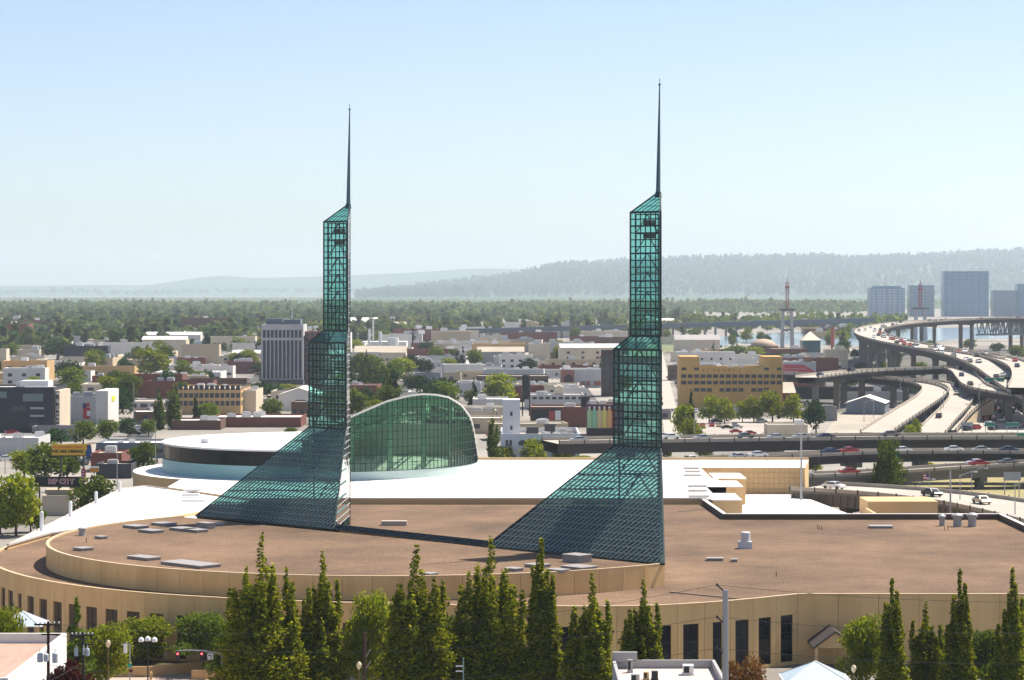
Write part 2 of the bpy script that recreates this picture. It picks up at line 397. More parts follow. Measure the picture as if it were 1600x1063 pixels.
# white roofs
wr = [Vector(p) for p in ((-60,489.6),(36.6,489.6),(38.0,457.6),(39.5,457.6),(43,500),(43,520),(47,540),(50,556),(45,577),(64,579),(70,601),(-79,601),(-79,520),(-79.2,441),(-72,447),(-62,462))]
wr = [Vector(p) for p in ((-50,489.6),(37.2,489.6),(39.5,489.6),(39.5,520),(43.5,520),(43.5,545),(42.5,545),(42.5,577),(66,577),(70,604),(-70,604),(-70,520))]
b = MB(); b.prism(wr, .0, ZW, top=False); wblk = ccbuild(b, 'rear_block', M_tanp)
b = MB(); b.face([(*p, ZW+.004) for p in wr]); ccbuild(b, 'white_roof', M_white, wblk)
b = MB()
for k in range(22): b.box((-66+k*6.0, 590.5 if k > 17 else 547, ZW+.012), (.16, 26 if k > 17 else (112 if k > 4 else 60), .01))
for y_ in (500,520,540,560,580,596): b.box((-2 if y_ < 577 else 0, y_, ZW+.018), (80 if y_ < 577 else 130,.14,.01))
ccbuild(b, 'roof_seam', mat('seam_grey',(.30,.29,.28),.7), wblk)['kind'] = 'stuff'
b = MB(); b.bar((-50,489.5,ZW+.1),(37.2,489.5,ZW+.1),.3); ccbuild(b, 'fascia', M_capm, wblk)
b = MB(); b.bar((-70,604,ZW+.3),(70,604,ZW+.3),.5); ccbuild(b, 'rear_parapet', M_tanp, wblk)
# left wedge of white roof
wd = [Vector(p) for p in ((-79.6,404),(-76.5,424),(-69,438),(-55.5,446),(-52.5,470),(-50.5,489),(-50.5,519.5),(-70.3,519.5),(-75.4,527),(-79.3,520),(-79.5,455))]
b = MB(); b.prism(wd, .0, 9.8, top=False); wl_ = ccbuild(b, 'side_block', M_tanp)
b = MB(); b.face([(*p, 9.804) for p in wd]); ccbuild(b, 'white_roof', M_white, wl_)
b = MB()
for p, q in zip(wd, wd[1:]+wd[:1]): b.bar((*p, 9.9), (*q, 9.9), .28)
ccbuild(b, 'parapet_cap', M_capm, wl_)
b = MB(); b.bar((-61,449,10.0),(-53,470,10.0),.5); ccbuild(b, 'roof_kerb', M_tanp, wl_)
for k, (x, y0, y1, d) in enumerate(((65,826,799,429),(110,807,783,456),(150,789,768,484),(187,773,753,512))):
    zt = Zof(y1, d); X = (x-800)*d/F
    b = MB(); b.lathe([(.32,9.8),(.32,zt-.2),(.2,zt)], (X,d,0), 10); ccbuild(b, 'roof_pylon', M_wht, wl_, smooth=False)
for x, y, w_, l_ in ((300,767,3.4,1.4),(298,774,3.4,1.4),(303,783,4.5,1.6)):
    p = G(x, y, ZW); b = MB(); b.box((p.x,p.y,ZW+.12),(w_,l_,.5)); ccbuild(b, 'roof_hatch', M_white, wblk)
for x, y, w_, l_ in ((1080,733,3.3,2.2),(1082,738,3.3,2.2),(1082,744,3.6,2.2),(1090,761,3.6,2.2),(1090,768,3.6,2.2),(1092,777,3.8,2.2)):
    p = G(x, y, ZW); b = MB(); b.box((p.x,p.y,ZW+.2),(w_,l_,.5)); ccbuild(b, 'skylight', mat('skylight_pan',(.6,.55,.5),.5), wblk)
p = G(703,787,ZL); b = MB(); b.box((p.x,p.y,ZL+.5),(2.8,1.2,.9)); b.box((p.x,p.y,ZL+1.02),(3,1.4,.1)); ccbuild(b, 'rooftop_unit', M_wht)
p = G(616,821,ZL); b = MB(); b.box((p.x,p.y,ZL+.4),(4.4,2,.8)); ccbuild(b, 'roof_hatch', mat('hatch_grey',(.40,.36,.32),.6), lower)
# notch on the right: lower terrace, stepped blocks
tr = [Vector(p) for p in ((38,457.4),(87.2,457.4),(87.2,470),(71,505),(64,577),(42,577),(39.5,489))]
b = MB(); b.prism(tr, .0, 4.3, top=False); tb = ccbuild(b, 'terrace_block', M_tanp)
b = MB(); b.face([(*p, 4.304) for p in tr]); ccbuild(b, 'white_roof', M_white, tb)
for x0, x1, d, z in ((39.5,46.8,520,ZW-.02),(43.5,50.0,548,ZW-.4),(38.2,43.6,487,ZW-.04)):
    b = MB(); b.box(((x0+x1)/2, d+8, (4.31+z)/2), (x1-x0, 16, z-4.31)); s = ccbuild(b, 'stair_block', M_tanp, tb)
    b = MB(); b.box(((x0+x1)/2, d+8, z+.06), (x1-x0+.4, 16.4, .12)); ccbuild(b, 'coping', M_white, tb)
b = MB()
for k in range(13): b.box((51+k*1.15, 576.85, 7.2), (.05,.08,5.7))
for z in (5.4,6.6,7.8,9.0): b.box((58, 576.86, z), (15,.07,.05))
ccbuild(b, 'wall_joint', mat('pale_joint',(.42,.31,.19),.9), tb)
b = MB(); b.box((78,517,4.0),(14,12,8)); b.box((70.6,500,3.4),(.5,20,6.8)); ccbuild(b, 'terrace_wall', M_tanp, tb)
b = MB(); 
for k in range(14): b.box((55+k*2.2, 492-k*2.0, 5.3),(.08,.08,2.0))
b.bar((55,492,6.3),(84,466,6.3),.1); ccbuild(b, 'railing', M_wht, tb)
b = MB(); b.face([(55,492,4.4),(84,466,4.4),(84,466,6.2),(55,492,6.2)]); ccbuild(b, 'railing_glass', glassmat('clear_glass',(.86,.9,.88)), tb)
for a, c in (((36.6,489.3),(38,457.2)),((38,457.2),(87.2,457.2)),((87.2,457),(87.2,343))):
    b = MB(); v = Vector(c)-Vector(a); mid = (Vector(a)+Vector(c))/2
    b.box((mid.x, mid.y, ZL+.45), (v.length, .5, 1.0), math.atan2(v.y, v.x)); ccbuild(b, 'parapet', M_joint, lower)  # face coloured dark to paint the shadow line under the cap
    b = MB(); b.box((mid.x, mid.y, ZL+1.0), (v.length+.3, .7, .12), math.atan2(v.y, v.x)); ccbuild(b, 'parapet_cap', M_white, lower)
# rooftop fittings
def hatch(x, y, z, w_, l_, h, rz=0, m=M_capm, name='roof_hatch'):
    p = G(x, y, z); b = MB(); b.box((0,0,h/2),(w_,l_,h)); b.box((0,0,h+.05),(w_+.25,l_+.25,.1)); b.build(name, m, cc, p-CC0+Vector((0,0,-.02)), rz)
M_hat = mat('hatch_metal', (.30,.28,.27), .5)
ZR = ZD-.2
for x, y, w_, l_ in ((212,825,3.6,2.4),(256,821,3.6,2.4),(236,832,3.6,2.2),(130,860,2.2,2.0),(158,842,1.6,1.2),(225,874,4.6,2.4),(298,884,8.6,3.6),(672,900,1.5,1.5),(840,886,2.6,2.4),(905,889,3.8,3.2),(872,894,2.6,1.8),(288,829,4.2,2.6),(305,831,3.6,2.2),(334,821,3.4,2.0),(803,892,2,1.6)):
    hatch(x, y, ZR, w_, l_, .35, rz=-.77, m=M_hat)
hatch(902,878,ZR,3.2,2.6,1.0,-.77,M_hat,'rooftop_unit'); hatch(322,826,ZR,2.6,1.6,.9,-.77,M_hat,'rooftop_unit')
for x, y, w_, l_ in ((1117,876,2.4,1.6),(1147,878,.9,1.0),(1376,825,3.8,2.6)): hatch(x, y, ZL, w_, l_, .35, m=M_hat)
def vent(x, y, z, r, h):
    p = G(x, y, z); b = MB(); b.lathe([(r,0),(r,h*.7),(r*1.35,h*.72),(r*1.35,h*.88),(r*.6,h)], (0,0,0), 12); b.build('roof_vent', M_grey, cc, p-CC0)
b = MB()
for p_, q_ in ((( 1046,926),(1166,938)),((1060,800),(1120,795))):
    zz_ = ZL if p_[0] > 1000 else ZR; a_, c_ = G(*p_, zz_), G(*q_, zz_); b.bar(a_+Vector((0,0,.06)), c_+Vector((0,0,.06)), .22 if p_[0] == 1046 else .12)
ccbuild(b, 'roof_conduit', mat('conduit',(.34,.26,.19),.8))['kind'] = 'stuff'
p = G(1164,857,ZL); b = MB(); b.box((0,0,.55),(2.1,1.6,1.1)); b.lathe([(.75,1.1),(.75,2.5),(.66,2.6)],(.1,0,0),14); b.box((-.9,-.5,.5),(.5,.5,.7)); b.build('exhaust_fan', mat('fan_white',(.6,.63,.68),.5), cc, p-CC0)
vent(128,837,ZR,.5,1.3); vent(1472,822,ZL,.5,2.0); vent(1496,823,ZL,.75,2.3); vent(1519,823,ZL,.75,2.4)
for x, y in ((1280,828),(1284,829),(1277,826),(1476,829),(1481,828),(135,848),(1213,901)):
    p = G(x, y, ZL if x > 900 else ZR); b = MB(); b.bar((0,0,0),(0,0,.7),.12,n=6); b.build('vent_pipe', M_joint, cc, p-CC0)

# rotunda with the glazed vault
RC, RR = Vector((-42.7,571.0)), 35.0
def rp(a, r=RR): return Vector((RC.x+r*math.cos(a), RC.y+r*math.sin(a)))
XS = [-44,-34,-26.5,-21.9,-19.1,-16.3,-13.5,-11.05,-9.2,-8.5,-7.9,-7.5]; ZS = [19.0,23.4,26.6,27.9,28.4,28.4,27.95,26.5,24.1,21.7,17.6,14]
def vz(x, d):
    zf = float(np.interp(x, XS, ZS))
    return max(13.0, zf-(d-540)*.085 if d > 540 else zf)
rot = MB()
NA = 160
full = [2*math.pi*k/NA for k in range(NA)]
aL = [R(a) for a in np.linspace(88, 268, 81)]           # flat-roofed left half (through 180 deg), front at 270
aR = [R(a) for a in np.linspace(268, 360+88, 91)]       # vaulted glass half
b = MB()
for p, q in zip(aL, aL[1:]): b.face([(*rp(p), 9.8), (*rp(q), 9.8), (*rp(q), 13.2), (*rp(p), 13.2)])
rotu = ccbuild(b, 'rotunda', M_teal, smooth=True)
b = MB()
for p, q in zip(aR, aR[1:]): b.face([(*rp(p), 9.8), (*rp(q), 9.8), (*rp(q), 12.1), (*rp(p), 12.1)])
ccbuild(b, 'hall_base', M_tealp, rotu, smooth=True)
b = MB()
for k in range(0, len(aL)-1, 2):
    p, q = aL[k], aL[k+2]; r1 = RR-.25
    b.face([(*rp(p,r1), 13.2), (*rp(q,r1), 13.2), (*rp(q,RR-.25), 16.3), (*rp(p,RR-.25), 16.3)])
o = ccbuild(b, 'window_band', mat('black_band_glass',(.006,.008,.009),.2,spec=.2), rotu); o['kind'] = 'stuff'
b = MB()
for k in range(0, len(aL), 4): b.box((*rp(aL[k],RR-.24), 14.75), (.06,.06,3.1), aL[k])
for z in (13.22,16.25):
    for p, q in zip(aL, aL[1:]): b.bar((*rp(p,RR-.1), z), (*rp(q,RR-.1), z), .16)
ccbuild(b, 'window_frame', M_black, rotu)
b = MB()
top = [(*rp(a,RR+.15), 16.4) for a in aL]
b.face([(*rp(a,RR+.15),16.75) for a in aL])
for p, q in zip(aL, aL[1:]): b.face([(*rp(p,RR+.15), 16.35), (*rp(q,RR+.15), 16.35), (*rp(q,RR+.15), 16.75), (*rp(p,RR+.15), 16.75)])
ccbuild(b, 'rotunda_roof', M_white, rotu)
p = At(320,683,560); b = MB(); b.box((p.x,p.y,17.2),(1.6,1.4,.9)); b.box((p.x,p.y,17.75),(1.9,1.7,.15)); ccbuild(b, 'rooftop_unit', M_wht, rotu)
# inner left closing wall, hall roof, glass
xw = RC.x+RR*math.cos(R(268)); yf, yb = RC.y+RR*math.sin(R(268)), RC.y+RR*math.sin(R(88))
b = MB(); b.face([(xw,yf,9.8),(xw,yb,9.8),(xw,yb,vz(xw,yb)),(xw,yf,vz(xw,yf))]); ccbuild(b, 'hall_end_wall', M_hallwall, rotu)
nx = 40; us = np.linspace(0,1,nx+1)
b = MB(); 
xsr = [xw+(RC.x+RR-.02-xw)*(1-(1-u)**1.6) for u in us]
NS = 60
for i in range(nx):
    for j in range(NS):
        q = []
        for (ii, jj) in ((i,j),(i+1,j),(i+1,j+1),(i,j+1)):
            x = xsr[ii]; hy = math.sqrt(max(0, RR*RR-(x-RC.x)**2)); d = RC.y-hy+2*hy*jj/NS; q.append((x, d, vz(x,d)))
        if j % 5 > 0: b.m = 2; b.face(q)
        else: b.m = 0; b.face(q); b.m = 1; b.face([(p[0],p[1],p[2]+.35) for p in q])
o = ccbuild(b, 'hall_roof', [M_hallroof, M_white, glassmat('roof_glazing', (.85,.95,.88), diff=(.6,.7,.6), dfac=.25)], rotu)
b = MB()
for i in range(nx):
    q = []
    for ii in (i, i+1):
        x = xsr[ii]; d = RC.y-math.sqrt(max(0, RR*RR-(x-RC.x)**2)); q.append(Vector((x, d-.12, vz(x,d)+.1)))
    b.bar(q[0], q[1], .34)
ccbuild(b, 'roof_edge', mat('roof_edge_mat',(.62,.60,.56),.5), rotu)
gl = MB(); mu = MB(); na = len(aR)
for k in range(na-1):
    a1, a2 = aR[k], aR[k+1]; p, q = rp(a1), rp(a2); zp, zq = vz(p.x,p.y), vz(q.x,q.y)
    if zp < 12.4 and zq < 12.4: continue
    z = 12.1
    while z < max(zp, zq):
        z2 = z+1.65; e = rng.uniform(-.012,.012)
        gl.face([(*rp(a1,RR-.1+e), min(z,zp)), (*rp(a2,RR-.1-e), min(z,zq)), (*rp(a2,RR-.1), min(z2,zq)), (*rp(a1,RR-.1), min(z2,zp))])
        if z < min(zp,zq): mu.bar((*rp(a1,RR), z), (*rp(a2,RR), z), .13)
        z = z2
    mu.bar((*p, 12.1), (*p, zp), .15)
o = ccbuild(gl, 'hall_pane', M_glassh, rotu); o['kind'] = 'stuff'
o = ccbuild(mu, 'hall_mullion', M_mull, rotu); o['kind'] = 'stuff'
# inside: trusses, columns, slats below the roof, pale back wall and floor
tr_ = MB()
for X in (-34,-26,-19,-13.5):
    hy = math.sqrt(RR*RR-(X-RC.x)**2)-1.5; d0, d1 = RC.y-hy, RC.y+hy
    for d in np.arange(d0, d0+14, 7): tr_.bar((X,d,9.8),(X,d,vz(X,d)), .6)
    ds = np.linspace(d0, d1, 9)
    for i in range(8):
        z0, z1 = vz(X,ds[i])-.5, vz(X,ds[i+1])-.5
        tr_.bar((X,ds[i],z0),(X,ds[i+1],z1),.35); tr_.bar((X,ds[i],z0-3),(X,ds[i+1],z1-3),.35)
        tr_.bar((X,ds[i],z0-(3 if i%2 else 0)),(X,ds[i+1],z1-(0 if i%2 else 3)),.25)
for d in (541,548,556,566):
    prev = None
    for X in np.linspace(-40,-11,9):
        if (X-RC.x)**2+(d-RC.y)**2 > (RR-1)**2: continue
        z = vz(X,d)-.6; c_ = Vector((X,d,z))
        if prev is not None:
            tr_.bar(prev, c_, .3); tr_.bar(prev-Vector((0,0,3)), c_-Vector((0,0,3)), .3); tr_.bar(prev, c_-Vector((0,0,3)), .25)
        prev = c_
ccbuild(tr_, 'roof_truss', M_steelg, rotu)
pu = MB()
for d in np.arange(540, 604, 1.9):
    pts = [Vector((X,d,vz(X,d)-.25)) for X in np.linspace(-41,-9,15) if (X-RC.x)**2+(d-RC.y)**2 < (RR-.5)**2]
    for p, q in zip(pts, pts[1:]): pu.bar(p, q, .3)
o = ccbuild(pu, 'purlin', M_steelg, rotu); o['kind'] = 'stuff'
b = MB(); b.face([(*rp(a,RR-.3), 11.9) for a in aR]); ccbuild(b, 'hall_floor', M_hallwall, rotu)
b = MB(); b.box((-28,592,15.5),(30,.4,7.6)); ccbuild(b, 'hall_back_wall', M_hallwall, rotu)
# curved low parapet round the rotunda's left side
ar = [R(a) for a in np.linspace(140, 262, 50)]; b = MB(); RO = 41.4
for p, q in zip(ar, ar[1:]):
    b.m = 0; b.face([(*rp(p,RO), 3), (*rp(q,RO), 3), (*rp(q,RO), 10.3), (*rp(p,RO), 10.3)])
    b.m = 1; b.face([(*rp(p,RO), 10.3), (*rp(q,RO), 10.3), (*rp(q,RR-.5), 10.3), (*rp(p,RR-.5), 10.3)])
ccbuild(b, 'rotunda_terrace', [M_tanp, M_white])
p = At(408,757,505); b = MB()
for s in (-.4,.4): b.bar((p.x+s,p.y,ZW),(p.x+s,p.y,ZW+1.6),.12)
for z in (.4,.9,1.4): b.bar((p.x-.4,p.y,ZW+z),(p.x+.4,p.y,ZW+z),.1)
ccbuild(b, 'roof_ladder', M_wht)

# ------------------------------------------------------------------ glass towers
Z1, Z2, Z3, Z4, Z5, Z6 = 27.2, 41.4, 43.4, 61.6, 64.4, 80.4
def make_tower(Cc, label, zback):
    t = thing('glass_tower', label, 'tower', (Cc.x, Cc.y, ZR), 0, 'twin glass spires')
    def P(L, which, z):
        v = {'A': ua*L, 'B': ub*L, 'C': Vector((0,0))}[which]; return Vector((v.x, v.y, z-ZR))
    panes = MB(); mul = MB(); post = MB()
    def pane(q, e=.006):
        c = sum(q, Vector())/len(q); nn = (q[1]-q[0]).cross(q[-1]-q[0]); 
        if nn.length < 1e-6: return
        nn.normalize()
        panes.face([p+nn*random.uniform(-e, e) for p in q])
    def vface(L, za, zb, w1, w2, cols, rows, mw=.11):
        a, b_ = P(L, w1, za), P(L, w2, za); up = Vector((0,0,zb-za)); mul.m = 0 if w1+w2 == 'AB' else 2
        for r in range(rows):
            for c in range(cols):
                pane([a.lerp(b_, c/cols)+up*(r/rows), a.lerp(b_, (c+1)/cols)+up*(r/rows), a.lerp(b_, (c+1)/cols)+up*((r+1)/rows), a.lerp(b_, c/cols)+up*((r+1)/rows)])
        for c in range(1, cols): p = a.lerp(b_, c/cols); mul.bar(p, p+up, mw)
        cen = (P(L,'A',za)+P(L,'B',za)+P(L,'C',za))/3; inn = .38/max(.1, ((a+b_)/2-cen).length)
        for r in range(rows+1):
            p = up*(r/rows); mul.bar(a+p, b_+p, mw*(1 if r % 4 else 1.5))
            mul.face([a+p, b_+p, b_+p+(cen-b_)*inn, a+p+(cen-a)*inn])  # deep transom shelves, added to block sun and strengthen the shaft's shadow
        mul.m = 0
    def slope(La, za, Lb, zb, rows, mw=.12):
        # parallelogram glazing whose ribs run parallel to the left edge
        A0, B0, A1 = P(La,'A',za), P(La,'B',za), P(Lb,'A',zb); B1 = P(Lb,'B',zb)
        e = B0-A0; n = round(La/.685); nb_ = round(Lb/.685); s = A1-A0
        # in (u along the base, t up the slope); right edge u = n - (n-nb)*t*... in ribs' frame
        def X(u, t): return A0+e*(u/n)+s*t
        umax = lambda t: n*(1-t)+nb_*t
        for k in range(n):
            for r in range(rows):
                t0, t1 = r/rows, (r+1)/rows
                q = [(k,t0),(k+1,t0),(k+1,t1),(k,t1)]
                if k >= umax(t0): continue
                pts = []
                for (u, tt) in q: pts.append((min(u, umax(tt)), tt))
                poly_ = [X(*p) for p in pts]
                if (poly_[2]-poly_[3]).length < 1e-4: poly_ = poly_[:3]
                if (poly_[1]-poly_[0]).length > 1e-4: pane(poly_, .004)
        for k in range(0, n+1):
            tm = 1 if k <= nb_ else (n-k)/max(1e-6, (n-nb_))
            if tm > .005: mul.bar(X(k,0), X(k,tm), mw)
        for r in range(rows+1): tt = r/rows; mul.bar(X(0,tt), X(umax(tt),tt), mw*.55)
        post.bar(A0, A1, .22); post.bar(B0, B1, .22); post.bar(A0, B0, .3); post.bar(A1, B1, .34)
    def sidetrap(w, La, za, Lb, zb, rows, mw=.06):
        P0, P1 = P(La, w, za), P(Lb, w, zb); C0, C1 = P(0,'C',za), P(0,'C',zb); n = round(La/.685)
        for r in range(rows):
            t0, t1 = r/rows, (r+1)/rows
            a_, b_, c_, d_ = C0.lerp(C1,t0), P0.lerp(P1,t0), P0.lerp(P1,t1), C0.lerp(C1,t1)
            m_ = max(1, round((b_-a_).length/1.37))
            for k in range(m_): pane([a_.lerp(b_,k/m_), a_.lerp(b_,(k+1)/m_), d_.lerp(c_,(k+1)/m_), d_.lerp(c_,k/m_)])
            mul.m = 2; mul.bar(a_, b_, mw); mul.m = 0
        for k in range(0, n, 5):
            tt = 1 if k*.685 <= Lb else (La-k*.685)/(La-Lb); base = C0+(P0-C0)*(k/n); mul.m = 2; mul.bar(base, base+Vector((0,0,(zb-za)*tt)), mw); mul.m = 0
    panes.m = 1; mul.m = 1; slope(L0, ZD-.05, L1, Z1, 18, .21); panes.m = 0; mul.m = 0; sidetrap('B', L0, ZD-.05, L1, Z1, 14); sidetrap('A', L0, ZD-.05, L1, Z1, 14)
    for (w1, w2) in (('A','B'),('C','B'),('A','C')):
        ab = w1+w2 == 'AB'; vface(L1, Z1, Z2, w1, w2, 10 if ab else 3, 14, .17 if ab else .06); vface(L2, Z3, Z4, w1, w2, 6 if ab else 2, 18, .16 if ab else .05)
    slope(L1, Z2, L2, Z3, 2, .1); sidetrap('B', L1, Z2, L2, Z3, 2); sidetrap('A', L1, Z2, L2, Z3, 2)
    slope(L2, Z4, .55, Z5, 3, .1); sidetrap('B', L2, Z4, .55, Z5, 3); sidetrap('A', L2, Z4, .55, Z5, 3)
    for L, za, zb in ((L1,Z1,Z2),(L2,Z3,Z4)):
        for w_ in 'AB': post.bar(P(L,w_,za), P(L,w_,zb), .24)
    post.bar(P(0,'C',ZL), P(0,'C',Z5), .14)
    panes.build('glass_pane', [M_glass, M_glass2], t)['kind'] = 'stuff'
    mul.build('mullion', [M_mull, M_rib, mat('sky_glint_mullion',(.50,.56,.55),.5)], t)['kind'] = 'stuff'  # side-face mullions painted pale to stand in for sky reflection
    post.build('corner_post', M_mull, t)
    b = MB(); f_ = lambda z: max(L1, L0+(L1-L0)*(z-ZD)/(Z1-ZD))-.3; o_ = Vector((-.1,-.35,0))
    b.face([P(0,'C',ZL)+o_, P(f_(ZD),'A',ZL)+o_, P(f_(ZD),'A',ZD)+o_, P(f_(zback),'A',zback)+o_, P(0,'C',zback)+o_]); b.build('dark_backing', M_black, t)  # black panel added inside to keep the lower slope glass dark
    tr = MB(); ins = .45
    def I(L, w_, z): p = P(L-ins*2.4, w_, z); return p+Vector((ua.x+ub.x, ua.y+ub.y, 0))*ins*.6
    for (L, za, zb, st, wd_) in ((L1, ZL, Z2, 4.75, .2), (L2, Z2, Z4-.3, 3.0, .15)):
        nst = max(1, round((zb-za)/st))
        for w_ in 'ABC': tr.bar(I(L,w_,za), I(L,w_,zb), wd_*1.3)
        for k in range(nst):
            z0, z1 = za+(zb-za)*k/nst, za+(zb-za)*(k+1)/nst
            for u, v in (('A','B'),('B','C'),('C','A')):
                tr.bar(I(L,u,z1), I(L,v,z1), wd_); m1 = (I(L,u,z1)+I(L,v,z1))/2
                tr.bar(I(L,u,z0), m1, wd_*.7); tr.bar(I(L,v,z0), m1, wd_*.7)
    for k in range(1, 7):   # raking frames under the big slope
        tt = k/7; 
        for w_ in ('A','B'):
            pt = P(L0*(1-tt)+L1*tt, w_, ZD+(Z1-ZD)*tt)*.985; tr.bar(pt, P(L1,w_,pt.z+ZR), .22) 
    tr.build('steel_truss', M_steel, t)
    b = MB()
    for z in (60.0,58.2): b.box((ua.x*1.6+ub.x*1.4, ua.y*1.6+ub.y*1.4, z-ZR), (1.3,1.3,.9), .78)
    b.build('beacon_lamp', M_black, t)
    q = Vector((ua.x*.28+ub.x*.28, ua.y*.28+ub.y*.28, 0))
    b = MB(); b.bar(q+Vector((0,0,Z5-.6-ZR)), q+Vector((0,0,Z5+.25-ZR)), 1.05, .85, 6); sp = b.build('spire_base', M_spire, t)
    b = MB(); b.bar(q+Vector((0,0,Z5+.2-ZR)), q*.25+Vector((0,0,Z6-ZR)), .78, .2, 3); b.build('spire', M_spire, t)
    b = MB(); zt = Z6-ZR; qq = q*.25
    b.lathe([(.08,zt),(.2,zt+.05),(.16,zt+.25),(.03,zt+.3),(.03,zt+.75),(.1,zt+.8),(.02,zt+1)], (qq.x,qq.y,0), 8); b.build('spire_finial', M_black, t)
    return t
make_tower(TWL['C'], 'stepped green glass spire beside the arched glass vault', 14.3)
make_tower(TWR['C'], 'stepped green glass spire beside the flat gravel roof, farther from the glass vault', 18.3)
# ------------------------------------------------------------------ viaducts and ramps
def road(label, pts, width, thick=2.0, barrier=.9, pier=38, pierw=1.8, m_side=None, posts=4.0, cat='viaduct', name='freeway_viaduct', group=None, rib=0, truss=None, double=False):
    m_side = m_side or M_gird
    path = resample(spline([G(*p) for p in pts], 10), 7.0)
    t = thing(name, label, cat, (path[0].x, path[0].y, 0), 0, group); o = Vector((path[0].x, path[0].y, 0))
    lat = []
    for i, p in enumerate(path):
        v = path[min(i+1, len(path)-1)]-path[max(i-1, 0)]; v.z = 0; v.normalize(); lat.append(Vector((v.y, -v.x, 0)))
    dk, gi, po = MB(), MB(), MB(); bas = {-1: MB(), 1: MB()}; hw = width/2
    for i in range(len(path)-1):
        p, q, l0, l1 = path[i]-o, path[i+1]-o, lat[i], lat[i+1]
        dk.face([p-l0*hw, p+l0*hw, q+l1*hw, q-l1*hw])
        zz = Vector((0,0,1))
        for s in (-1, 1):
            a, b_ = p+l0*s*hw, q+l1*s*hw; ai, bi = p+l0*s*(hw-1.4), q+l1*s*(hw-1.4)
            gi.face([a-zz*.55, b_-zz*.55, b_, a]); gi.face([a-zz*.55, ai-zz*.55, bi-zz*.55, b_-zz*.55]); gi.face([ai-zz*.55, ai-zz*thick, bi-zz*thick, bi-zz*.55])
            th = .35; ba = bas[s]
            at, bt = a-l0*s*th, b_-l1*s*th
            ba.face([a, b_, b_+zz*barrier, a+zz*barrier]); ba.face([at, bt, bt+zz*barrier, at+zz*barrier]); ba.face([a+zz*barrier, b_+zz*barrier, bt+zz*barrier, at+zz*barrier])
            if posts:
                po.box(tuple(a+l0*s*.06+zz*(barrier*.5)), (.22,.22,barrier+.35), math.atan2(l0.y,l0.x))
            if rib:
                for k in range(3):
                    c = a.lerp(b_, k/3)-l0*s*1.3-zz*(thick*.5+.3); gi.box(tuple(c), (.3,.45,thick-.6), math.atan2(l0.y,l0.x))
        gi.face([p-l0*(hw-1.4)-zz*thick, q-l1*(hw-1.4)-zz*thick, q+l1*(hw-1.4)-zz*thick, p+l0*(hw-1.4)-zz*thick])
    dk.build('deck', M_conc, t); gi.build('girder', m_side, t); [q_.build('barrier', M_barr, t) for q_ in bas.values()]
    if posts: po.build('barrier_post', M_gird, t)['kind'] = 'stuff'
    step = max(2, round(pier/7.0))
    for i in range(step//2, len(path)-1, step):
        p = path[i]-o; h = path[i].z-thick
        if h < 1.5: continue
        b = MB(); rz = math.atan2(lat[i].y, lat[i].x)
        b.box((0,0,h-.6),(width*.75,pierw,1.2),rz)
        if width > 14:
            for s in (-.28,.28): b.box((lat[i].x*s*width,lat[i].y*s*width,(h-1.2)/2),(pierw,pierw,h-1.2),rz)
        else: b.box((0,0,(h-1.2)/2),(pierw*1.3,pierw,h-1.2),rz)
        b.build('pier', M_concs, t, (p.x,p.y,0))
    if truss:
        i0, i1, hgt = truss
        for s in (-1,1):
            b = MB()
            for i in range(i0, min(i1, len(path)-1)):
                a, c = path[i]-o+lat[i]*s*hw*.8, path[i+1]-o+lat[i+1]*s*hw*.8; dn = Vector((0,0,-hgt)); m_ = (a+c)/2+dn
                b.bar(a+dn, c+dn, 1.2); b.bar(a, m_, .8); b.bar(c, m_, .8); b.bar(a, a+dn, .6)
            b.build('truss', mat('truss_steel',(.22,.25,.27),.6), t)
    return path, lat
paths = {}
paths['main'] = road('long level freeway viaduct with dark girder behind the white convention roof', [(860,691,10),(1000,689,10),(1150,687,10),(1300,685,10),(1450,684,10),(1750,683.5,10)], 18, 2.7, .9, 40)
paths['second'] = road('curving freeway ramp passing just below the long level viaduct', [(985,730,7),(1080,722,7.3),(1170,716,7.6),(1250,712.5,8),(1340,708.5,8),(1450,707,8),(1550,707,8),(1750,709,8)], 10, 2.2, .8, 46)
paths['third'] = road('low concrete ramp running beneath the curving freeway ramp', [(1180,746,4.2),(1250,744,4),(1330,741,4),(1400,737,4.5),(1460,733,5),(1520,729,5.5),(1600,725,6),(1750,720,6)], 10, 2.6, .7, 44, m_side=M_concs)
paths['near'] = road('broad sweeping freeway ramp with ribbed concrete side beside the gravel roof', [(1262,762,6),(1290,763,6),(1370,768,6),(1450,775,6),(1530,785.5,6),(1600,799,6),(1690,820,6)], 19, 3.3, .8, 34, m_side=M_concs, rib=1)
paths['rampA'] = road('pale concrete ramp bending down past the grey metal warehouse', [(1200,584,12),(1290,587,12),(1370,591,12),(1430,597,11),(1460,606,10),(1455,619,8.5),(1430,636,6.5),(1400,655,4),(1368,676,1.2)], 11, 2.2, .9, 34)
paths['rampB'] = road('pale concrete ramp curling down beside the parked car yard', [(1400,593.5,11.6),(1455,597.5,11),(1490,606,10),(1503,619,8.5),(1492,637,6.2),(1474,655,4),(1455,676,1.5)], 10, 2.2, .9, 34)
paths['rampC'] = road('narrow ramp dropping in an S bend beside the roadside trees', [(1260,590,15),(1340,581,15),(1420,577.5,15),(1480,576,15),(1502,581,14.5),(1513,592,13.5),(1525,603,12.5),(1555,611.5,11.5),(1620,622,10),(1700,633,9)], 10, 2.4, .9, 34)
paths['rampD'] = road('short ramp on a tan retaining wall above the freeway lanes', [(1532,620,8.4),(1515,630,6.6),(1500,642,4.8),(1487,655,3),(1472,672,1.2)], 10, 1.2, .9, 400, m_side=M_barr)
b = MB(); p = [G(1532,620,8.4),G(1515,630,6.6),G(1500,642,4.8),G(1487,655,3)]
